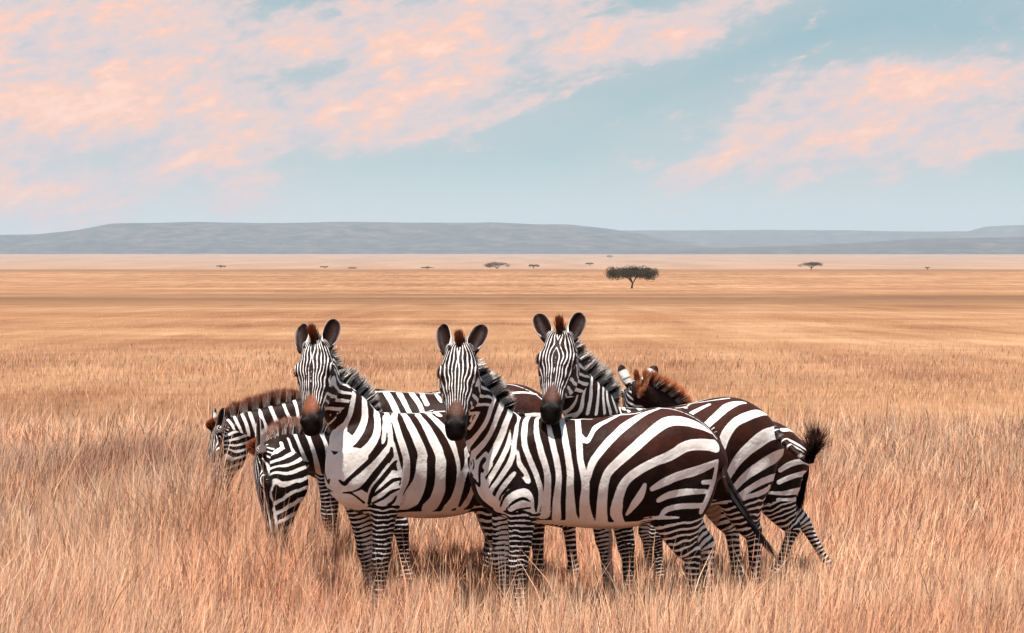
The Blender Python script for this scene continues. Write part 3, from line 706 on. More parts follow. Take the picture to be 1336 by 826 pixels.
    tgt = far[None] + rng.normal(0, z.tuft_spread, (N, 3)); Lh = np.linalg.norm(tgt - rts, axis=1) * (.45 + .6 * rng.random(N))
    d0 = dirs / (np.linalg.norm(dirs, axis=1)[:, None] + 1e-6); d1 = (tgt - rts) / np.linalg.norm(tgt - rts, axis=1)[:, None]
    rts = rts + rng.normal(0, .005, (N, 3)); cb = np.tile(np.array([.016, .010, .009]), (N, 1)) * (.6 + rng.random((N, 1))); ct = cb * 1.3 + np.array([.02, .006, .003]) * z.tuft_warm
    hv, hq, ht, hc = hairs(rts, d0, Lh, np.full(N, .0035), cb, ct, (d1 - d0), np.cross(d1, (lambda v: v / np.linalg.norm(v, axis=1)[:, None])(rng.normal(0, 1, (N, 3)))), 4)
    mesh_np('tail_tuft', hv, [hq, ht], M_HAIR, mt, True, {'col': hc})
    return z
ZEBS = {}
VOX = .0105
STROKES = {}
# stripe centre lines in each animal's own coordinates: (1 = white, 0 = black, [(x, y, z, half width) in mm])
STROKES = {
'A': [
 (1, [(743,-124,995,81),(767,-93,980,83),(782,-60,955,87),(785,-39,927,89),(785,-14,899,85),(781,9,870,79),(770,29,841,77),(754,52,812,77),(729,69,783,81),(706,73,762,83)]),
 (1, [(784,31,1530,6),(788,41,1504,6),(787,47,1467,6),(787,48,1431,6),(792,49,1405,6),(801,50,1380,6),(792,26,1353,6),(791,8,1320,5),(791,-12,1286,4),(786,-32,1261,4)]),
 (1, [(686,-29,1456,7),(663,-38,1446,11),(701,8,1421,12),(713,21,1394,12),(724,27,1367,12),(734,28,1340,12),(740,26,1317,11),(744,23,1301,9),(747,19,1289,7),(749,16,1282,5)]),
 (1, [(618,-30,1415,9),(596,-41,1406,14),(642,12,1385,16),(660,27,1358,17),(672,34,1332,17),(681,36,1307,16),(690,36,1282,17),(698,32,1259,16),(706,25,1237,16),(713,15,1215,17),(719,3,1193,19),(729,-6,1171,30),(746,-7,1154,36),(754,-21,1143,41),(756,-42,1134,45),(756,-55,1124,49),(761,-43,1113,44),(767,-20,1103,41),(768,-6,1095,34)]),
 (0, [(678,12,1403,21),(692,22,1383,22),(705,29,1355,23),(715,31,1327,24),(721,30,1304,24),(725,26,1282,24),(731,19,1261,24),(738,7,1242,23),(744,-9,1224,22),(747,-30,1209,21),(745,-57,1195,19),(733,-94,1183,17),(715,-122,1177,15),(1025,185,1212,13),(1026,186,1212,10),(1036,193,1215,8)]),
 (1, [(1005,170,1251,10),(1005,170,1245,7),(739,-114,1209,6),(734,-115,1203,8),(758,-64,1216,5),(764,-33,1232,5),(763,-11,1250,5),(763,5,1273,4),(762,16,1300,4),(759,21,1318,4)]),
 (1, [(551,-1,1351,18),(571,25,1327,20),(583,43,1290,21),(593,55,1255,20),(608,65,1229,19),(627,75,1205,18),(650,86,1182,19),(675,92,1158,20),(700,93,1135,21),(720,90,1114,21),(734,84,1098,18),(746,76,1085,14),(753,70,1076,12)]),
 (1, [(497,-14,1321,12),(487,-4,1305,12),(470,8,1281,18),(510,63,1251,18),(535,98,1221,16),(557,125,1189,18),(578,143,1159,20),(600,153,1133,20),(623,158,1109,21),(647,158,1086,22),(672,155,1064,25),(697,148,1042,29),(718,139,1023,33),(735,129,1008,37),(748,117,996,41),(760,102,985,45),(771,83,974,48),(782,61,964,51),(785,39,954,54),(785,24,945,55),(785,17,936,51),(785,13,930,46)]),
 (1, [(782,44,899,51),(776,54,881,47),(766,66,855,44),(754,78,833,43),(741,91,817,46),(729,105,805,51),(714,117,794,53),(694,124,782,50),(667,125,770,43),(648,125,762,38)]),
 (1, [(460,69,1249,4),(482,96,1234,7),(502,123,1212,9),(517,140,1189,11),(529,153,1166,12),(542,163,1144,12),(551,170,1126,12),(558,174,1113,10),(563,177,1105,7),(567,178,1099,5)]),
 (1, [(412,0,1263,8),(391,-10,1261,9),(385,-6,1260,10),(379,-1,1260,12),(449,88,1241,17),(478,132,1209,15),(494,158,1177,14),(503,175,1147,14),(510,186,1117,15),(519,192,1091,16),(534,195,1072,16),(553,194,1057,16),(574,193,1039,17),(599,189,1016,18),(626,184,990,19),(650,178,966,20),(670,172,943,21),(690,167,922,22),(708,160,902,23),(725,151,884,25),(737,137,866,27),(745,119,852,28),(749,97,842,27),(754,79,836,25),(758,66,832,24)]),
 (1, [(498,194,1101,8),(497,201,1079,9),(494,208,1046,11),(488,213,1013,13),(480,215,981,13),(471,217,949,12),(464,219,922,12),(460,220,902,11),(460,221,887,9),(459,222,877,8)]),
 (1, [(546,210,972,12),(563,208,953,12),(587,203,925,13),(606,195,897,14),(622,187,871,14),(634,177,844,14),(641,168,820,14),(641,158,797,14),(637,148,776,13),(632,140,761,13)]),
 (1, [(502,212,1014,9),(513,213,999,11),(523,213,985,12),(533,213,971,13)]),
 (1, [(369,6,1259,7),(346,-5,1257,9),(321,-14,1254,15),(405,96,1236,18),(425,132,1210,20),(437,159,1181,21),(444,181,1153,23),(445,196,1127,24),(442,208,1102,24),(438,216,1077,23),(433,222,1051,22),(427,225,1025,21),(422,226,998,21),(421,225,968,21),(420,222,937,22),(421,218,908,25),(423,215,883,29),(428,213,861,31),(438,215,841,32),(455,222,822,33),(473,229,803,33),(483,231,790,32)]),
 (1, [(285,-15,1252,8),(255,-19,1250,11),(295,65,1245,20),(323,130,1211,24),(327,163,1179,27),(324,185,1146,26),(319,201,1113,26),(311,213,1082,26),(302,222,1052,26),(297,227,1023,27),(298,230,997,30),(302,230,972,34),(306,229,945,39),(308,227,916,42),(310,225,885,45),(315,222,855,48),(324,214,823,54),(334,202,791,60),(346,188,765,65),(365,175,748,61),(392,166,739,49),(454,207,741,40)]),
 (1, [(180,-17,1245,8),(146,-20,1244,11),(199,86,1233,20),(213,145,1200,24),(215,179,1167,28),(212,204,1132,29),(205,223,1096,30),(196,239,1062,29),(190,254,1029,29),(186,265,996,29),(189,270,962,31),(196,270,929,34),(201,267,895,37),(202,263,860,40),(200,257,825,44),(198,244,791,47),(196,223,757,50),(196,200,724,51),(194,182,701,49)]),
 (1, [(41,-56,1242,7),(69,8,1245,14),(108,101,1226,19),(110,151,1201,24),(108,187,1171,29),(103,216,1137,33),(96,239,1102,34),(90,260,1064,35),(83,277,1025,35),(74,287,990,35),(66,292,965,34),(60,295,945,33),(57,296,921,33),(58,295,889,38),(61,291,854,45),(63,283,818,50),(64,269,779,52),(59,245,738,51),(49,222,709,49)]),
 (1, [(-76,-82,1248,8),(5,23,1248,11),(30,68,1240,15),(42,98,1231,18)]),
 (1, [(5,285,1008,11),(10,288,987,14),(14,292,958,17),(13,293,929,19),(4,294,902,19),(-8,296,877,19),(-18,297,858,20)]),
 (1, [(-35,280,787,49),(-32,266,756,43),(-38,243,723,38),(-51,213,689,32)]),
 (1, [(561,211,940,15),(542,217,935,14),(520,220,930,13),(495,220,924,12)]),
 (1, [(620,151,750,34),(622,163,769,38),(621,176,795,45),(615,188,820,51),(604,201,840,52),(588,213,859,52),(571,222,874,50),(551,228,884,45),(528,230,889,38),(510,228,893,34)]),
 (1, [(599,187,729,67),(591,200,745,70),(578,216,766,74),(562,228,785,75),(545,235,798,66),(527,239,809,53),(511,238,815,43)]),
 (0, [(151,128,1213,18),(157,166,1186,22),(149,203,1146,27),(139,231,1104,29),(134,254,1064,31),(129,271,1022,34),(122,279,981,35),(116,283,942,36),(112,283,905,35),(112,281,867,34),(115,274,827,32),(118,261,786,31),(117,240,750,29),(117,217,721,23),(123,198,699,16),(126,184,684,11)]),
 (0, [(45,148,1208,24),(47,181,1185,27),(40,216,1149,31),(33,244,1110,31),(35,267,1066,29),(37,283,1017,27),(36,291,976,24),(38,294,948,19),(45,295,928,13),(50,296,915,8)]),
 (0, [(-17,299,882,21),(-14,296,858,23),(-13,289,824,27),(-12,279,789,28),(-9,263,754,25),(-11,238,718,18),(-18,215,691,13)]),
 (0, [(249,250,988,29),(252,255,959,28),(253,257,917,29),(252,253,875,29),(252,244,838,28),(252,229,802,28),(253,213,770,29),(261,196,744,25),(271,178,721,19),(278,164,706,13)]),
 (0, [(781,43,890,8),(778,51,883,11),(772,62,874,13),(767,74,871,14),(764,83,877,14),(762,93,889,14),(757,108,904,13),(746,127,923,14),(727,144,945,15),(704,156,966,16),(681,165,986,16),(658,173,1006,17),(635,178,1026,17),(612,181,1047,17),(589,182,1068,16),(572,182,1083,15)]),
 (0, [(517,200,1069,10),(520,202,1056,12),(526,205,1037,15),(539,207,1016,16),(562,203,992,15),(590,197,967,14),(615,189,942,13),(639,181,917,12),(663,174,893,12),(685,167,873,11),(702,158,858,10),(716,149,845,8),(729,134,835,7),(740,108,827,6),(749,77,822,6),(756,55,818,5)]),
 (0, [(757,48,818,5),(753,65,818,6),(744,85,819,7),(733,105,813,9),(715,120,797,9),(683,122,774,8),(654,114,756,8)]),
 (0, [(630,129,749,9),(637,144,771,10),(642,160,802,13),(638,173,831,14),(625,184,857,14),(606,196,882,14),(586,206,905,15),(564,212,929,15),(540,214,952,15),(520,215,970,15),(506,215,982,14),(498,214,989,11),(492,214,993,9)]),
 (0, [(632,165,797,7),(622,179,809,8),(608,197,827,10),(592,212,844,11),(575,222,860,12),(556,228,875,12),(534,230,886,12),(509,229,890,11),(482,225,889,10),(464,222,889,9)]),
 (0, [(622,149,752,7),(616,168,761,8),(605,193,774,9),(590,210,786,10),(579,221,798,11),(567,229,811,11),(553,235,821,11),(533,239,827,10),(507,238,831,8),(486,233,833,7)]),
 (0, [(610,149,714,8),(607,167,718,9),(597,187,723,10),(584,203,729,10),(568,215,738,11),(550,224,748,11),(534,230,759,11),(524,234,771,11),(517,236,784,9),(513,237,793,8)]),
],
'B': [
 (1, [(793,201,1579,4),(790,202,1559,4),(787,205,1531,4),(761,137,1498,4),(764,165,1477,6),(787,229,1456,6),(804,271,1433,6),(815,286,1407,6),(825,292,1378,6),(830,279,1349,6),(815,178,1309,5),(821,160,1276,5),(825,144,1253,5)]),
 (1, [(738,121,1462,6),(730,124,1450,8),(750,174,1423,8),(760,183,1395,8),(766,185,1373,8),(772,184,1353,8),(779,181,1330,8),(788,173,1302,8),(798,160,1272,8),(810,141,1241,8),(825,110,1209,9),(951,515,1215,16),(971,518,1195,14),(979,510,1184,16),(982,505,1180,18),(983,501,1178,19)]),
 (1, [(683,86,1407,11),(667,68,1394,16),(690,134,1368,16),(703,148,1337,16),(712,152,1308,14),(721,150,1279,13),(732,146,1251,12),(746,139,1224,12),(762,128,1199,11),(778,112,1173,11),(796,84,1143,12),(811,32,1111,20),(805,-18,1090,17)]),
 (1, [(612,35,1349,13),(629,89,1338,19),(649,118,1311,17),(664,130,1281,16),(676,134,1252,14),(687,134,1223,13),(699,132,1195,12),(712,128,1169,12),(727,122,1143,12),(744,111,1118,13),(766,90,1088,15),(785,49,1057,19),(783,-33,1029,26)]),
 (1, [(560,25,1306,12),(573,69,1296,18),(595,106,1267,16),(612,121,1236,17),(624,129,1207,17),(636,133,1179,17),(649,135,1150,17),(664,138,1121,18),(680,141,1092,19),(696,144,1065,20),(711,143,1040,20),(724,139,1016,20),(733,134,1000,21)]),
 (1, [(729,118,1064,12),(738,113,1052,13),(750,104,1035,15),(762,92,1018,18),(771,79,1001,23),(780,64,984,28),(784,48,971,31)]),
 (1, [(709,151,1012,12),(719,147,992,12),(729,141,971,11),(738,134,951,11)]),
 (1, [(588,127,1197,3),(591,134,1178,6),(597,144,1150,9),(607,157,1119,12),(626,166,1082,13),(649,171,1040,13),(670,171,1002,13),(688,166,970,13),(706,161,941,13),(721,155,915,13),(732,147,888,13),(738,135,864,13),(741,123,847,15)]),
 (1, [(523,14,1278,8),(516,42,1267,12),(547,116,1213,10),(564,147,1160,11),(575,166,1119,12),(582,179,1081,13),(593,186,1045,14),(609,187,1011,14),(630,185,979,13),(650,180,948,12),(671,174,917,11),(693,168,888,11),(709,159,860,11),(715,147,833,13),(714,133,808,17),(712,116,790,23)]),
 (1, [(784,-43,984,16),(785,24,971,22),(776,77,947,31),(763,99,921,39),(757,109,895,43),(752,111,869,46),(745,115,846,47),(734,121,826,45),(719,126,807,42),(703,128,791,39),(683,127,777,36),(661,122,764,33),(646,122,756,31)]),
 (1, [(557,182,1092,3),(558,187,1074,6),(558,193,1049,9),(556,199,1023,12),(549,204,1001,15),(539,209,979,17),(529,213,959,19),(521,216,941,18),(514,218,926,16),(509,220,915,15)]),
 (1, [(582,200,959,9),(591,198,949,10),(604,195,934,11),(618,189,915,12),(635,182,892,12),(654,174,864,11),(668,166,838,10),(675,154,812,10),(675,138,786,10),(673,120,768,10)]),
 (1, [(651,101,743,27),(644,128,761,22),(631,159,784,18),(617,183,806,17),(603,201,824,17),(588,214,841,16),(572,223,852,16),(554,231,856,16),(535,235,853,16),(519,236,847,17),(508,236,837,17),(501,236,824,18),(496,235,808,18),(492,233,786,18),(489,227,760,19),(487,222,741,19)]),
 (1, [(443,-15,1262,9),(449,-16,1262,11),(484,81,1244,13),(502,124,1212,14),(511,149,1181,15),(517,168,1150,14),(518,183,1119,14),(512,195,1087,14),(501,203,1055,14),(489,209,1023,14),(476,212,989,14),(462,215,956,14),(451,217,924,13),(442,218,894,13),(435,215,865,13),(431,211,836,14),(432,208,804,15),(436,204,771,14),(439,199,748,14)]),
 (1, [(388,-24,1259,8),(415,67,1251,9),(434,126,1217,12),(442,163,1181,14),(441,187,1144,16),(434,205,1105,17),(426,216,1065,17),(415,222,1026,17),(403,225,986,16),(394,225,945,17),(392,220,901,17),(392,208,854,19),(392,195,811,21),(393,180,771,25),(394,161,734,29),(393,142,707,31)]),
 (1, [(352,76,1243,10),(358,121,1217,11),(360,159,1178,13),(357,183,1137,15),(352,196,1098,15),(344,207,1057,16),(338,215,1019,16),(333,219,986,16),(329,221,956,16),(328,223,922,16),(331,223,879,17),(334,215,832,18),(334,200,788,20),(329,181,749,21),(322,157,713,23),(315,134,687,24)]),
 (1, [(258,43,1247,16),(274,118,1219,14),(280,169,1174,15),(281,200,1126,17),(277,221,1077,17),(272,235,1025,17),(268,246,977,18),(267,250,935,18),(268,248,897,19),(267,242,856,20),(261,227,809,22),(252,204,759,25),(243,180,718,27),(231,157,688,31),(220,136,667,36),(210,117,652,43)]),
 (1, [(164,49,1241,14),(184,124,1216,14),(196,174,1177,15),(203,205,1135,16),(206,224,1097,16),(208,239,1058,16),(208,254,1020,16),(202,266,981,17),(193,272,941,18),(185,273,901,20),(184,269,860,21),(185,259,819,23),(181,241,778,26),(168,214,733,30),(151,181,688,35),(135,147,655,40)]),
 (1, [(188,180,1171,8),(182,191,1159,9),(172,204,1142,12),(161,212,1133,14),(152,211,1136,13),(142,204,1147,12),(131,196,1160,11),(119,184,1174,11),(105,168,1190,12),(85,149,1205,15),(56,129,1218,15),(20,105,1230,15),(-18,78,1242,14),(-59,45,1252,13),(-104,5,1262,11),(-150,-41,1268,9),(-187,-55,1272,5),(-215,-46,1278,4),(-235,-40,1282,3)]),
 (1, [(253,20,1249,6),(229,27,1247,6),(195,37,1244,6),(160,38,1242,6),(124,17,1243,6),(81,-35,1243,6),(64,-30,1244,4)]),
 (1, [(-339,28,1297,9),(-307,50,1291,12),(-266,67,1283,17),(-224,89,1272,20),(-186,112,1258,22),(-147,135,1242,24),(-109,157,1224,25),(-70,179,1202,24),(-33,200,1179,21),(3,218,1154,20),(37,234,1127,20),(69,247,1098,20),(95,257,1072,20),(116,265,1050,19),(133,271,1031,19),(147,276,1009,19),(160,280,979,17),(169,280,947,16),(176,278,923,15)]),
 (1, [(-607,172,1161,8),(-586,182,1173,12),(-559,188,1190,18),(-529,191,1204,23),(-496,190,1217,28),(-461,184,1228,31),(-426,182,1235,34),(-394,182,1237,35),(-362,184,1236,36),(-330,190,1231,35),(-299,200,1219,31),(-269,212,1203,29),(-236,226,1184,27),(-202,241,1162,26),(-166,255,1137,26),(-131,266,1111,26),(-94,274,1084,25),(-56,281,1055,24),(-21,286,1028,24),(9,286,1003,23),(37,291,980,23),(59,296,954,22),(73,296,924,22),(80,292,891,23),(84,287,856,24),(86,279,819,25),(85,267,780,26),(80,246,742,27),(71,216,704,29),(60,181,668,32),(48,145,641,33)]),
 (1, [(-344,14,1298,8),(-361,31,1298,7),(-390,48,1296,6),(-418,71,1291,5),(-449,95,1281,4),(-485,111,1265,4),(-518,122,1248,5),(-545,134,1231,5),(-567,147,1212,6),(-590,152,1191,6),(-612,157,1167,6),(-631,164,1142,6),(-644,167,1124,6)]),
 (1, [(-615,220,1088,36),(-589,231,1092,33),(-554,241,1098,31),(-520,249,1101,30),(-487,255,1101,29),(-454,260,1100,28),(-420,266,1093,27),(-388,271,1080,27),(-356,276,1061,26),(-323,278,1044,26),(-287,284,1031,25),(-249,294,1021,23),(-212,300,1008,22),(-175,302,992,22),(-138,306,975,22),(-107,303,956,22),(-82,298,938,22),(-59,298,919,23),(-40,300,898,23),(-25,298,871,24),(-15,292,840,25),(-8,285,810,26),(-4,275,778,29),(-4,259,746,32),(-10,236,716,31),(-24,215,691,28),(-43,192,668,24),(-58,172,652,21)]),
 (1, [(-610,243,993,16),(-578,251,982,18),(-535,258,967,21),(-491,264,953,23),(-449,271,943,24),(-407,278,935,23),(-368,282,925,23),(-334,283,914,22),(-304,281,901,22),(-277,278,889,21),(-250,282,877,21),(-225,290,867,17),(-209,292,859,14)]),
 (1, [(-160,300,883,11),(-154,298,866,15),(-145,294,841,20),(-135,289,817,23),(-125,282,798,23),(-113,275,779,22),(-103,266,761,20),(-92,255,741,16),(-83,241,722,12),(-76,231,708,9)]),
 (1, [(-527,256,882,11),(-546,250,882,12),(-565,243,882,12),(-583,237,882,13)]),
 (1, [(-623,237,1003,9),(-618,237,972,11),(-614,230,928,14),(-606,226,886,16),(-593,230,851,17),(-577,235,818,17),(-562,239,788,17),(-547,241,758,16),(-533,241,731,16),(-524,239,712,16)]),
 (1, [(-552,244,828,12),(-515,256,830,14),(-463,272,832,15),(-418,273,832,17),(-381,271,828,18),(-347,268,822,19),(-317,265,815,19),(-292,262,806,18),(-272,259,795,16),(-259,257,788,15)]),
 (1, [(-528,245,746,14),(-492,253,748,14),(-441,266,750,15),(-397,267,750,15),(-364,262,745,15),(-334,255,739,15),(-311,247,730,15),(-297,240,718,13),(-288,234,704,11),(-283,230,694,10)]),
 (1, [(614,173,761,52),(610,186,775,54),(602,200,794,57),(591,212,808,60),(576,223,817,61),(559,232,822,62),(542,237,821,59),(526,239,808,52),(512,236,789,41),(501,233,775,33)]),
 (0, [(783,-33,1026,6),(781,-54,1003,6),(782,-54,988,9),(785,-41,973,9)]),
 (0, [(784,-50,945,4),(785,-26,934,8),(785,38,921,10),(778,67,907,11),(770,79,894,11),(764,88,884,10),(760,96,882,9),(760,102,897,10),(762,103,920,10),(762,103,943,11),(761,104,963,11),(759,106,981,12),(756,107,998,13),(751,111,1012,14),(745,116,1023,15),(740,119,1031,16)]),
 (0, [(576,197,1000,8),(563,203,982,9),(550,209,964,10),(538,214,946,11)]),
 (0, [(645,130,763,5),(645,145,780,6),(642,161,803,7),(634,173,825,9),(620,185,844,11),(602,200,862,13),(582,213,875,14),(561,222,885,15),(538,227,890,16),(517,228,888,16),(500,229,877,14),(486,229,858,11),(477,229,837,9),(471,229,811,7),(469,225,783,6),(467,221,762,6)]),
 (0, [(619,149,745,7),(614,172,760,7),(604,195,779,8),(591,211,795,9),(576,223,806,9),(558,232,815,10),(542,237,818,10),(525,239,814,9),(510,237,806,7),(498,235,799,5)]),
 (0, [(610,156,715,7),(603,181,727,6),(588,202,741,7),(570,217,752,8),(545,228,758,8),(516,231,762,7),(495,229,764,6)]),
],
'C': [
 (1, [(9,-45,1245,5),(-31,-51,1248,5),(-81,-45,1255,5),(-113,-9,1263,5),(-148,11,1269,5),(-185,24,1275,6),(-221,35,1280,6),(-257,44,1285,7),(-293,51,1290,8),(-324,53,1293,9),(-349,52,1295,9),(-367,50,1296,8),(-379,47,1296,7)]),
 (1, [(-23,158,1209,14),(-44,150,1216,14),(-74,139,1227,14),(-106,129,1237,14),(-141,118,1248,13),(-178,107,1259,11),(-205,98,1266,10)]),
 (1, [(8,75,1240,10),(4,82,1239,10),(1,89,1237,9),(-3,95,1236,9)]),
 (1, [(-48,70,1247,9),(-51,71,1247,8),(-54,73,1247,8),(-57,75,1247,7)]),
 (1, [(-97,241,1144,20),(-121,233,1159,20),(-157,220,1180,21),(-193,207,1200,22),(-226,192,1218,23),(-259,176,1235,24),(-291,161,1249,27),(-322,149,1259,26),(-352,140,1266,24),(-380,133,1271,21),(-406,129,1273,17),(-431,126,1272,13),(-448,123,1270,10)]),
 (1, [(-171,296,1013,29),(-183,292,1035,29),(-200,285,1065,28),(-220,278,1094,28),(-244,269,1118,27),(-271,258,1140,25),(-301,248,1160,25),(-333,243,1175,26),(-370,236,1187,27),(-409,223,1196,26),(-446,211,1204,25),(-481,200,1209,25),(-512,190,1211,22),(-539,181,1208,17),(-564,171,1201,12),(-606,123,1192,7)]),
 (1, [(-233,279,833,29),(-244,279,853,30),(-260,278,880,31),(-279,279,906,30),(-298,280,929,30),(-320,282,950,31),(-342,283,970,33),(-365,283,988,34),(-389,283,1005,35),(-415,281,1021,37),(-445,277,1038,39),(-478,270,1055,40),(-511,260,1069,39),(-542,251,1078,37),(-573,241,1083,36),(-605,226,1085,38),(-644,199,1082,41),(-687,155,1071,33),(-690,157,1065,20)]),
 (1, [(-294,245,752,18),(-311,252,772,20),(-335,260,800,22),(-363,267,826,24),(-393,272,848,26),(-426,274,867,28),(-463,272,885,30),(-503,265,902,32),(-544,254,917,34),(-584,244,931,36),(-628,224,943,33),(-687,180,950,27),(-712,154,958,16)]),
 (1, [(-332,250,706,14),(-360,258,726,15),(-401,267,752,17),(-444,270,774,19),(-486,262,788,21),(-530,249,797,19),(-567,239,804,20),(-606,212,807,21),(-618,199,813,13),(-619,200,818,12)]),
 (1, [(-324,244,680,16),(-348,252,686,16),(-385,259,694,16),(-423,261,703,16),(-462,257,712,17),(-501,250,722,17),(-532,242,731,18),(-549,236,739,17),(-554,235,746,15),(-557,235,751,13)]),
 (1, [(-365,244,628,16),(-389,249,637,16),(-424,251,649,16),(-459,248,659,17),(-487,243,668,17),(-513,233,675,16),(-536,217,678,15)]),
 (1, [(-400,232,573,14),(-430,235,583,15),(-465,231,592,16),(-510,211,599,17)]),
 (1, [(832,380,1563,8),(822,381,1536,9),(810,385,1499,9),(804,391,1461,10),(809,398,1427,10),(818,399,1393,10),(823,395,1360,10),(823,386,1330,10),(822,376,1303,11),(824,364,1280,12),(832,351,1262,13),(841,336,1250,15),(847,322,1241,15)]),
 (1, [(742,320,1486,6),(722,305,1475,7),(749,358,1452,11),(760,374,1423,12),(763,379,1398,12),(764,380,1373,13),(766,379,1347,13),(770,375,1314,12),(773,365,1279,11),(774,355,1255,11)]),
 (1, [(668,279,1440,6),(681,317,1426,9),(696,345,1395,9),(703,355,1360,10),(708,357,1322,11),(710,352,1281,11),(710,344,1252,11)]),
 (1, [(618,253,1408,8),(646,309,1394,9),(657,329,1369,9),(660,337,1341,10),(657,337,1310,10),(650,332,1278,10),(644,326,1254,10)]),
 (1, [(589,242,1389,8),(612,289,1378,9),(621,309,1357,9),(622,317,1333,10),(614,316,1304,11),(601,309,1273,11),(590,301,1251,12)]),
 (1, [(558,233,1362,6),(553,235,1356,9),(561,260,1345,9),(562,273,1329,10),(554,274,1304,11),(539,268,1275,11),(526,259,1254,12)]),
 (1, [(521,226,1320,6),(502,213,1297,6),(351,-9,1257,7),(377,66,1249,10)]),
 (1, [(337,-4,1256,6),(315,-16,1254,6),(304,-12,1253,6),(294,-6,1253,8)]),
 (1, [(290,-5,1252,5),(264,-17,1250,5),(250,-10,1250,5),(236,-3,1249,5)]),
 (1, [(1113,693,1288,12),(887,268,1259,11),(889,314,1271,10),(883,343,1286,9),(877,364,1304,8),(870,381,1326,7),(864,393,1350,6),(862,404,1382,6),(861,412,1417,6),(860,415,1441,7)]),
 (1, [(853,202,1232,6),(871,282,1242,9),(863,316,1249,10),(848,337,1256,11)]),
],
'D': [
 (1, [(-484,167,1236,19),(-513,157,1234,19),(-568,104,1227,19),(-602,77,1210,14),(-618,83,1195,13),(-633,90,1179,12),(-653,75,1162,11),(-665,80,1147,10),(-675,85,1133,8),(-682,87,1123,7)]),
 (1, [(-501,223,1169,8),(-519,224,1160,8),(-547,221,1147,9),(-574,217,1133,9),(-597,211,1121,10),(-619,203,1110,10),(-642,193,1096,9),(-668,178,1078,9),(-697,150,1058,7),(-722,109,1041,6)]),
 (1, [(-507,240,1134,5),(-526,239,1125,5),(-554,236,1112,5),(-581,232,1098,6),(-605,226,1085,6),(-630,217,1071,6),(-649,206,1061,6)]),
 (1, [(-431,273,931,18),(-455,271,944,19),(-489,266,962,21),(-523,261,976,21),(-558,256,985,21),(-594,247,990,20),(-629,232,990,18),(-659,210,984,16),(-687,185,973,15),(-709,158,965,16)]),
 (1, [(-420,271,835,16),(-449,272,847,17),(-493,267,863,18),(-538,256,876,18),(-582,243,886,17),(-632,212,891,22),(-702,92,886,21)]),
 (1, [(-441,263,744,13),(-467,259,748,14),(-505,252,754,14),(-541,246,760,14),(-579,233,765,17),(-624,182,768,18),(-627,183,777,14)]),
 (1, [(-347,256,752,11),(-380,262,750,12),(-428,265,747,13),(-481,256,744,14),(-537,246,746,14),(-605,202,746,18),(-621,183,760,12)]),
 (1, [(-417,259,697,12),(-441,258,695,13),(-477,253,691,13),(-517,246,690,14),(-568,220,691,16),(-717,-136,644,13),(-722,-137,635,12)]),
 (1, [(-420,252,651,9),(-449,252,649,10),(-491,247,645,10),(-537,232,643,11),(-694,-93,606,10),(-746,-144,600,10),(-752,-143,590,9)]),
 (1, [(-431,184,1232,11),(-404,154,1258,17),(-378,74,1292,26),(-365,-37,1297,23),(-328,-48,1294,24),(-287,-38,1290,23),(-264,-46,1286,23)]),
],
'E': [
 (1, [(1208,83,1104,8),(1199,95,1097,8),(1187,107,1084,8),(1175,117,1067,8),(1164,125,1042,7),(1153,130,1011,7),(1146,128,989,7)]),
 (1, [(1171,56,1132,9),(1167,69,1130,9),(1152,105,1106,9),(1139,120,1080,9),(1128,128,1059,9),(1117,132,1037,8),(1110,134,1015,8),(1107,132,991,7),(1107,127,966,7),(1108,124,949,7)]),
 (1, [(1119,56,1147,10),(1114,64,1148,12),(1099,110,1122,10),(1086,127,1094,10),(1077,135,1068,10),(1069,139,1041,10),(1063,140,1016,9),(1061,138,988,8),(1061,131,961,7),(1061,123,942,7)]),
 (1, [(1067,54,1161,10),(1064,64,1162,12),(1048,118,1129,11),(1034,135,1094,11),(1024,142,1062,11),(1015,145,1030,10),(1008,144,1002,9),(1006,140,978,8),(1006,134,956,7),(1006,127,941,7)]),
 (1, [(997,49,1179,10),(995,52,1180,11),(982,116,1144,11),(969,134,1107,12),(957,140,1078,12),(947,142,1052,12),(939,142,1028,12),(936,140,1002,11),(936,136,978,9),(937,131,961,8)]),
 (1, [(925,28,1196,10),(919,60,1195,12),(904,105,1162,12),(890,121,1131,12),(880,127,1108,12),(871,130,1088,12),(864,132,1066,12),(862,133,1038,11),(864,131,1008,10),(865,128,986,9)]),
 (1, [(827,50,1212,9),(820,77,1193,9),(809,96,1166,9),(799,105,1143,9),(789,109,1126,9),(779,111,1112,8),(772,112,1103,8)]),
 (1, [(757,-2,1236,9),(752,35,1227,10),(743,64,1205,10),(735,80,1180,9),(729,94,1149,9),(724,107,1114,9),(720,116,1090,10)]),
],
'F': [
 (1, [(1070,859,1020,10),(1067,873,1008,10),(1062,891,990,10),(1055,907,968,10),(1046,919,944,10),(1034,931,917,9),(1022,943,888,9),(1010,953,854,9),(997,961,817,9),(985,963,786,9),(971,961,764,8),(958,956,747,8),(949,951,735,8)]),
 (1, [(1026,786,1035,12),(1022,795,1024,12),(1015,807,1007,13),(1008,839,987,14),(998,885,963,14),(986,915,933,11),(975,927,905,11),(969,935,882,10),(964,941,862,8),(961,944,848,7)]),
 (1, [(985,661,1054,14),(981,695,1044,14),(974,714,1027,15),(964,724,1003,16),(951,723,968,16),(935,704,926,16),(921,670,886,16),(911,620,852,15),(919,897,854,14),(917,897,830,14),(916,900,803,9),(914,911,779,9),(918,908,766,8)]),
 (1, [(918,508,1051,11),(911,484,1049,12),(908,573,1045,17),(900,604,1025,18),(890,617,998,18),(879,617,966,18),(868,605,932,18),(858,582,894,18),(848,541,854,18),(837,465,811,13),(819,342,781,12),(808,341,779,11),(801,319,776,10)]),
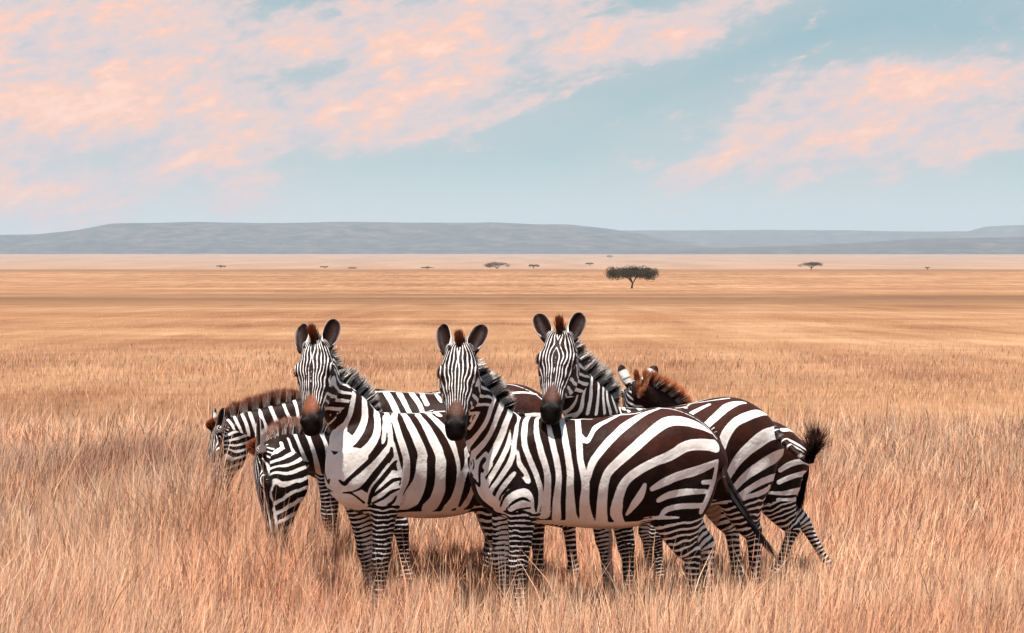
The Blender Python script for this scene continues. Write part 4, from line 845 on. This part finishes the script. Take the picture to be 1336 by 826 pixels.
 (1, [(787,71,1058,11),(789,72,1047,11),(823,342,1042,12),(819,441,1039,18),(810,480,1018,18),(797,492,991,19),(788,493,960,19),(783,489,926,19),(780,477,887,18),(778,454,850,18),(775,405,809,17),(767,273,768,11),(765,274,768,11)]),
 (1, [(485,56,1258,7),(457,53,1259,7),(418,43,1260,7),(374,18,1260,8),(332,-8,1256,8),(290,-4,1252,5),(240,-23,1248,5),(177,-17,1245,5),(106,-34,1242,5),(57,-29,1244,5)]),
 (1, [(395,52,1255,20),(388,83,1242,21),(378,113,1223,20),(366,137,1201,18),(354,160,1173,18),(340,180,1142,17),(330,193,1119,18)]),
 (1, [(315,49,1249,18),(308,91,1234,18),(297,127,1211,15),(285,155,1187,14),(274,176,1162,13),(262,194,1137,13),(254,205,1119,13)]),
 (1, [(236,14,1249,17),(229,83,1234,17),(213,129,1211,16),(199,162,1187,14),(190,186,1162,13),(183,206,1137,13),(179,217,1120,13)]),
 (1, [(172,4,1245,13),(169,96,1228,15),(161,136,1208,14),(152,165,1187,14)]),
 (1, [(84,53,1240,10),(77,99,1228,11),(69,129,1216,12),(59,153,1203,12)]),
 (1, [(-388,163,1253,8),(-407,160,1253,8),(-435,154,1254,8),(-462,147,1253,8),(-490,141,1249,8),(-518,131,1243,8),(-539,118,1239,8)]),
],
}

TS = [(-.73, 0, 1.20), (-.79, 0, 1.12), (-.82, 0, .98), (-.83, 0, .80), (-.83, 0, .60), (-.83, 0, .45)]
EAR_F = dict(axis=(-.86, .30, .10), face=(.25, .10, 1.0))
EAR_B = dict(axis=(-.15, .30, .95), face=(1, .25, 0)); EAR_C = dict(axis=(-.15, .85, .75), face=(1, .1, 0))
EAR_L = dict(axis=(-.45, .75, .1), face=(.3, .2, .9)); EAR_N = dict(axis=(-.75, .45, -.1), face=(.1, 1, .3))
base = dict(seed=1, redness=.8, nose=(.10, .043, .028), borrow=[], pose={}, legtop={}, neck_r=[(.21, .125), (.15, .095)], crest_up=[np.array([0, 0, 1.]), np.array([-.5, 0, 1.])],
            mane_from=.36, mane_n=9000, mane_len=.125, fore=.95, mane_lean=0., mane_mode='band', mane_band=.078, mane_tip=(.14, .10, .085), tipmix=.30,
            tail_pts=TS, tail_dock=.6, tuft_n=500, tuft_from=.45, tuft_spread=.03, tuft_warm=0., ears=[EAR_F, EAR_F])
EAR_U = dict(axis=(-.92, .16, .05), face=(.2, .35, 1.0)); EAR_O = dict(axis=(-.80, .38, .12), face=(.2, .0, 1.0)); EAR_S = dict(axis=(-.86, .24, .10), face=(.2, .5, .9))
NR = [(.165, .12), (.12, .09)]
def spec(**k): d = dict(base); d.update(k); return d
SPECS = [
    spec(key='A', ears=[EAR_U, EAR_S], yaw=45, D=13.0, px=565, poll_px=(412, 449, 12.45), nose_px=(402, 556, 12.07), face_n=(-.2, -.9, .5), seed=2, hsize=1.10,
         neck_px=[(458, 547, 12.62), (427, 507, 12.50)], neck_r=[(.155, .12), (.105, .085)], mane_tip=(.20, .155, .135), mane_band=.05, nose=(.22, .068, .03),
         pose=dict(fl=(497, 492), fr=(476, 484), hl=(648, 655), hr=(742, 750)), borrow=[('B', -.9, -.15)],
         label='zebra left of the three facing the camera, with an orange patch above its black muzzle'),
    spec(key='B', ears=[EAR_S, EAR_F], yaw=15, D=12.5, px=786, poll_px=(600, 453, 12.10), nose_px=(593, 558, 11.72), hsize=1.10, face_n=(-.08, -.9, .5), seed=3,
         neck_px=[(634, 552, 12.3), (610, 510, 12.16)], neck_r=[(.155, .12), (.105, .085)], mane_band=.098, mane_tip=(.05, .024, .018), tipmix=.08, mane_len=.115, pose=dict(fl=(676, 678), fr=(652, 660), hl=(902, 905), hr=(922, 924)),
         tail_pts=None, tail_px=[(925, 560, 12.64), (934, 572, 12.62), (941, 593, 12.55), (947, 630, 12.45), (960, 664, 12.42), (985, 695, 12.42), (1018, 734, 12.42)], tail_dock=.62, tuft_from=.62, tuft_spread=.006, tuft_n=240,
         label='front zebra seen whole and side-on, reddish brown rump stripes, head turned to the camera'),
    spec(key='C', ears=[EAR_O, EAR_S], yaw=25, D=13.35, px=878, poll_px=(731, 437, 12.58), nose_px=(716, 542, 12.18), face_n=(-.15, -.9, .5), seed=4, hsize=1.11,
         neck_px=[(772, 541, 12.9), (744, 499, 12.70)], neck_r=[(.175, .13), (.125, .10)], pose=dict(fl=(818, 822), fr=(788, 795), hl=(983, 985), hr=(955, 965)),
         tail_pts=None, tail_px=[(1008, 560, 13.45), (1020, 572, 13.38), (1034, 586, 13.3), (1054, 602, 13.2), (1066, 598, 13.15), (1068, 575, 13.1), (1066, 562, 13.1)], tail_dock=.62, tuft_from=.80, tuft_spread=.05, tuft_n=1100, tuft_warm=2.5,
         label='tallest zebra, muzzle over the back of the front zebra, tail flicked right', borrow=[('B', .05, .6)]),
    spec(key='D', yaw=12, D=14.25, px=936, scale=.84, poll_px=(832, 500, 14.15), nose_px=(812, 548, 14.6), face_n=(-.2, .5, .8), seed=5, hsize=.98,
         neck_px=[(868, 550, 14.2), (848, 520, 14.15)], neck_r=NR, mane_tip=(.55, .16, .045), tipmix=.98, mane_mode='band', mane_len=.13,
         pose=dict(fl=(857, 862), fr=(842, 850), hl=(1036, 1004), hr=(1050, 1090)), tail_pts=[(-.70, 0, 1.1), (-.75, -.02, 1.0), (-.765, -.05, .85), (-.74, -.08, .7), (-.70, -.1, .55)], ears=[EAR_C, EAR_B], fore=.6,
         label='small zebra at right facing away, only its ears, brown mane and hind legs showing', borrow=[('B', -.15, .6)]),
    spec(key='E', yaw=6, D=14.7, px=525, poll_px=(284, 558, 14.5), nose_px=(273, 660, 14.45), face_n=(-.9, -.4, .1), seed=6, fore=.7,
         neck_px=[(400, 556, 14.65), (340, 560, 14.55)], mane_tip=(.45, .14, .05), tipmix=.92, mane_len=.11, scale=.98,
         label='farthest grazing zebra at the left end, rust-tipped mane, head sunk in tall grass', borrow=[('B', -.9, .3)]),
    spec(key='F', yaw=8, D=14.0, px=585, scale=1.04, poll_px=(342, 586, 13.0), nose_px=(347, 700, 12.9), face_n=(-1, -.16, .0), seed=7, fore=.5, hsize=1.2,
         neck_px=[(440, 588, 13.7), (394, 590, 13.3)], neck_r=[(.155, .12), (.12, .09)], mane_len=.11, mane_tip=(.34, .10, .04), tipmix=.85, pose=dict(fl=(522, 530), fr=(500, 495), hl=(700, 700), hr=(694, 705)),
         label='grazing zebra at lower left, its big lowered head in front and muzzle buried in grass', borrow=[('B', -.9, -.2)]),
]
for sp in SPECS: build_zebra(sp)

# ------------------------------------------------------------------ grass
def mat_grass():
    m, t, b = new_mat('dry_grass'); a = nd(t, 'ShaderNodeAttribute', attribute_name='col')
    t.links.new(a.outputs['Color'], b.inputs['Base Color']); b.inputs['Roughness'].default_value = .55; b.inputs['Specular IOR Level'].default_value = .25
    tr = nd(t, 'ShaderNodeBsdfTranslucent'); t.links.new(a.outputs['Color'], tr.inputs['Color'])
    mx = nd(t, 'ShaderNodeMixShader'); mx.inputs[0].default_value = .25; t.links.new(soft_normal(t, .7), b.inputs['Normal'])
    t.links.new(b.outputs[0], mx.inputs[1]); t.links.new(tr.outputs[0], mx.inputs[2]); t.links.new(mx.outputs[0], t.nodes['Material Output'].inputs[0])
    return m
STRAW = np.array([.90, .845, .785]) * np.array([(.82, .54, .35), (.76, .46, .27), (.86, .64, .45), (.70, .37, .21), (.50, .19, .10), (.80, .50, .36), (.36, .12, .06)])
PROB = np.array([.22, .22, .17, .14, .11, .08, .06])
def height_at(x, y):
    P = np.stack([x, y], 1)
    h = .17 + .14 * fbm(P, .7, 3, 3) + .09 * vnoise(P, 4.5, 13) + .10 * (fbm(P, .12, 9, 2) - .4)
    h = h + .12 * smooth01((-x - 1.2) / 1.0) * (1 - smooth01((y - 17) / 6))
    # tall stand in front of the two grazing animals
    d = np.exp(-((x + 2.0) / .5) ** 2 - ((y - 14.0) / .25) ** 2); h = h + .40 * d
    d = np.exp(-((x + 1.42) / .34) ** 2 - ((y - 12.45) / .25) ** 2); h = h + .34 * d
    d = np.exp(-((x + 2.7) / .55) ** 2 - ((y - 14.2) / .6) ** 2); h = h + .28 * d
    h = h + .16 * np.exp(-((x + 3.7) / .8) ** 2 - ((y - 20.5) / 1.2) ** 2)
    h = h * (1 - .5 * smooth01((y - 12.55) / .3) * (1 - smooth01((y - 14.8) / 1.2)) * smooth01((x + 1.15) / .4))
    return h
def blades(n, y0, y1, wmul, hmul, seed, power=1.0, segs=3, spreadx=.36, xpad=1.2, fade=0, box=None):
    r = np.random.default_rng(seed)
    u = r.random(n) ** power; y = np.sqrt(y0 ** 2 + (y1 ** 2 - y0 ** 2) * u); x = (r.random(n) * 2 - 1) * (y * spreadx + xpad)
    if box: x = box[0] + (box[1] - box[0]) * r.random(n)
    # tufts: pull the blades to clump centres
    tx = np.floor(x / .16) * .16 + .08 + (vnoise(np.stack([np.floor(x / .16), np.floor(y / .16)], 1), 1.0, 3) - .5) * .1
    k = .62 * r.random(n); x = x * (1 - k) + tx * k
    z = terrain(x, y)
    h = height_at(x, y) * hmul * (.55 + .75 * r.random(n) ** 1.3)
    thick = fbm(np.stack([x, y], 1), 1.3, 21, 3); keep = r.random(n) < (.45 + 1.1 * thick) * np.clip((y1 * 1.0 - y) / (y1 * fade + .01), 0, 1) if fade else r.random(n) < .45 + 1.1 * thick; x, y, z, h = x[keep], y[keep], z[keep], h[keep]; n = len(x)
    w = wmul * (.0009 + .0012 * r.random(n)) * np.clip(y / 12, .8, 4)
    wind = (fbm(np.stack([x, y], 1), .5, 31, 2) - .5) * 1.2
    a = r.random(n) * 2 * math.pi; lean = .06 + .52 * r.random(n) ** 1.8
    dx = np.cos(a) * lean + wind * .25 + .08; dy = np.sin(a) * lean * .8; tall = r.random(n) < (.05 if y1 < 30 else 0.); h = np.where(tall, np.minimum(h * 1.9, h + .25), h)
    fa = r.random(n) * math.pi; sx, sy = np.cos(fa), np.sin(fa) * .6
    m = 2 * segs + 1; V = np.zeros((n, m, 3))
    ci = r.choice(len(STRAW), n, p=PROB); far = smooth01((y - 18) / 25)[:, None]; patch = fbm(np.stack([x, y], 1), .35, 41, 3)
    col = (STRAW[ci] * (1 - .7 * far) + (STRAW * PROB[:, None]).sum(0) * 1.08 * .7 * far) * (.75 + .17 * far + .35 * (1 - .7 * far) * r.random((n, 1))) * (.82 + .42 * smooth01((patch - .25) / .5))[:, None]
    redp = smooth01((fbm(np.stack([x, y], 1), .55, 51, 3) - .52) / .15)[:, None]; col = col * (1 - redp * np.array([.06, .18, .24]))
    scrub = np.exp(-((x + 3.7) / .8) ** 2 - ((y - 20.5) / 1.6) ** 2)[:, None]; col = col * (1 - scrub * np.array([.45, .58, .62]))
    C = np.zeros((n, m, 3)); head = r.random(n) < .30
    for k in range(segs + 1):
        f = k / segs; bx = x + dx * h * f ** 1.7; by = y + dy * h * f ** 1.7; bz = z + h * (f - .12 * f * f * (lean > .3)) - .01
        cc = col * (.86 + .18 * f) * np.array([1., .78 + .22 * f, .66 + .34 * f])
        if k < segs:
            ww = w * (1 - .45 * f) * np.where(head & (f > .6), 2.0, 1.0)
            V[:, 2 * k] = np.stack([bx - sx * ww, by - sy * ww, bz], 1); V[:, 2 * k + 1] = np.stack([bx + sx * ww, by + sy * ww, bz], 1); C[:, 2 * k] = cc; C[:, 2 * k + 1] = cc
        else: V[:, 2 * k] = np.stack([bx, by, bz], 1); C[:, 2 * k] = cc
    b = np.arange(n)[:, None] * m
    Q = np.concatenate([b + np.array([[2 * k, 2 * k + 1, 2 * k + 3, 2 * k + 2]]) for k in range(segs - 1)]); T = b + np.array([[2 * segs - 2, 2 * segs - 1, 2 * segs]])
    return V.reshape(-1, 3), Q, T, C.reshape(-1, 3)
def build_grass():
    out = []; off = 0; Vs, Qs, Ts, Cs = [], [], [], []
    for args in [(310000, 8.0, 15.5, 1., 1., 1), (16000, 12.1, 14.4, 1., 1., 9, 1., 3, .36, 1.2, 0, (-2.8, -.95)), (170000, 15.5, 26, 1.0, .85, 2), (150000, 24, 60, .9, .5, 3, .9, 2, .36, 1.2, .7), (60000, 50, 130, .7, .35, 4, .8, 2, .36, 1.2, .9)]:
        V, Q, T, C = blades(*args); Vs.append(V); Qs.append(Q + off); Ts.append(T + off); Cs.append(C); off += len(V)
    tag(mesh_np('grass', np.concatenate(Vs), [np.concatenate(Qs), np.concatenate(Ts)], mat_grass(), None, True, {'col': np.concatenate(Cs)}),
        'dry golden savanna grass covering the plain', 'grass', kind='stuff')
if not globals().get('NO_GRASS'): build_grass()

# ------------------------------------------------------------------ trees
def mat_leaf():
    m, t, b = new_mat('acacia_leaf'); a = nd(t, 'ShaderNodeAttribute', attribute_name='col')
    t.links.new(a.outputs['Color'], b.inputs['Base Color']); b.inputs['Roughness'].default_value = .8; b.inputs['Specular IOR Level'].default_value = .1; return m
def mat_bark():
    m, t, b = new_mat('acacia_bark'); tc = nd(t, 'ShaderNodeTexCoord'); c = ramp(t, [(.3, (.07, .045, .03)), (.7, (.16, .10, .07))])
    t.links.new(noise_n(t, tc.outputs['Object'], 6, 4), c.inputs[0]); t.links.new(c.outputs[0], b.inputs['Base Color']); b.inputs['Roughness'].default_value = .9; return m
M_LEAF, M_BARK = mat_leaf(), mat_bark()
def acacia(px, D, w_px, h_px, seed, leaves, label, base_py=None, flat=True, hue=(.055, .058, .028)):
    r = np.random.default_rng(seed); x = (px - 668) / F * D; z0 = ground_z(x, D); s = D / F; W = w_px * s; H = h_px * s
    root = empty('acacia_tree', (x, D, z0)); tag(root, label, 'tree', 'acacia trees scattered over the far plain')
    parts = []; tips = []
    tr = W * .012 + .05
    fork = H * (.24 if flat else .2)
    parts.append(loft(tube_secs([(0, 0, -.4), (.01 * W, 0, fork * .5), (.02 * W, .01 * W, fork)], [(tr * 1.5,) * 2, (tr,) * 2, (tr * .85,) * 2], per=4), 8))
    nb = 7
    for k in range(nb):
        a = 2 * math.pi * k / nb + r.normal(0, .25); rad = W * (.26 + .12 * r.random()); top = H * (.72 + .08 * r.random())
        e = np.array([math.cos(a) * rad, math.sin(a) * rad, top]); mid = np.array([math.cos(a) * rad * .38, math.sin(a) * rad * .38, fork + (top - fork) * .62])
        parts.append(loft(tube_secs([(.02 * W, .01 * W, fork * .9), mid, e], [(tr * .6,) * 2, (tr * .4,) * 2, (tr * .15,) * 2], per=4), 6)); tips.append(e)
        for q in range(3):
            a2 = a + r.normal(0, .5); e2 = mid + np.array([math.cos(a2) * rad * .6, math.sin(a2) * rad * .6, (top - mid[2]) * (1.0 + .2 * r.random())]); parts.append(loft(tube_secs([mid, (mid + e2) / 2 + np.array([0, 0, .05 * H]), e2], [(tr * .3,) * 2, (tr * .2,) * 2, (tr * .08,) * 2], per=3), 5)); tips.append(e2)
    V, Q, T = join_parts(parts); mesh_np('trunk', V, [np.array(Q), np.array(T)], M_BARK, root)
    # crown: flat pads of small leaf faces, domed on top, ragged below
    npad = 70 if leaves > 5000 else 34 if leaves > 1500 else 16; pads = []
    for k in range(npad):
        a = r.random() * 2 * math.pi; q = math.sqrt(r.random()) * .86; ex = math.cos(a) * q * W / 2; ey = math.sin(a) * q * W / 2
        zc = H * ((.78 - .24 * q * q + .06 * r.normal()) if flat else (.62 + .25 * r.random() * (1 - q)))
        pads.append((ex, ey, zc, W * (.075 + .05 * r.random()), H * (.15 + .05 * r.random()) * (1 if flat else 1.1)))
    pads = np.array(pads); pi = r.integers(0, npad, leaves); g = r.normal(0, 1, (leaves, 3)); g /= np.linalg.norm(g, axis=1)[:, None]; g *= (r.random((leaves, 1)) ** .45)
    c = pads[pi, :3] + g * np.stack([pads[pi, 3], pads[pi, 3], pads[pi, 4]], 1) * 1.15
    sz = W * .010 * (.6 + .8 * r.random(leaves)) * (1.0 if leaves > 1500 else 1.8)
    u = r.normal(0, 1, (leaves, 3)); u /= np.linalg.norm(u, axis=1)[:, None]; v = np.cross(u, r.normal(0, 1, (leaves, 3))); v /= np.linalg.norm(v, axis=1)[:, None]; v *= .6
    V = np.stack([c - u * sz[:, None], c + v * sz[:, None], c + u * sz[:, None], c - v * sz[:, None]], 1).reshape(-1, 3)
    col = np.array(hue) * (.6 + .8 * r.random((leaves, 1))) * (1 + .35 * (r.random((npad, 1))[pi] - .5)); col = np.repeat(col, 4, 0)
    mesh_np('crown', V, np.arange(leaves * 4).reshape(-1, 4), M_LEAF, root, False, {'col': col}); return root
acacia(824, 600, 74, 30, 11, 14000, 'broad flat-topped acacia nearest in the plain, standing alone right of centre', hue=(.060, .045, .027))
acacia(1058, 1200, 37, 11, 12, 2600, 'dark flat-topped acacia on the crest of the plain at the right')
acacia(648, 1650, 37, 11, 13, 1400, 'pale wide umbrella acacia fading in haze left of centre', hue=(.20, .14, .10))  # distance haze put into the crown colour: leaf hue paled
acacia(696, 1420, 17, 7, 14, 1000, 'small dark acacia on the plain just right of the pale umbrella acacia')
acacia(770, 2300, 13, 5, 15, 900, 'tiny dark bush above and left of the nearest acacia', flat=False)
acacia(796, 4200, 9, 6, 16, 900, 'tiny round tree on the horizon line above the nearest acacia', flat=False)
acacia(1210, 1190, 8, 5, 17, 900, 'tiny dark round bush on the crest at far right', flat=False)
acacia(557, 1500, 18, 4, 18, 900, 'low pale acacia on the crest left of the umbrella acacia', hue=(.12, .08, .05))
acacia(459, 1650, 13, 5, 19, 900, 'faint pale bush on the crest above the left facing zebra', flat=False, hue=(.16, .10, .07))
acacia(424, 1350, 14, 4, 20, 900, 'low brown bush on the crest over the left facing zebra ears', flat=False, hue=(.16, .09, .05))
acacia(288, 1900, 15, 5, 21, 900, 'faint small acacia alone on the far plain at left', hue=(.14, .09, .06))
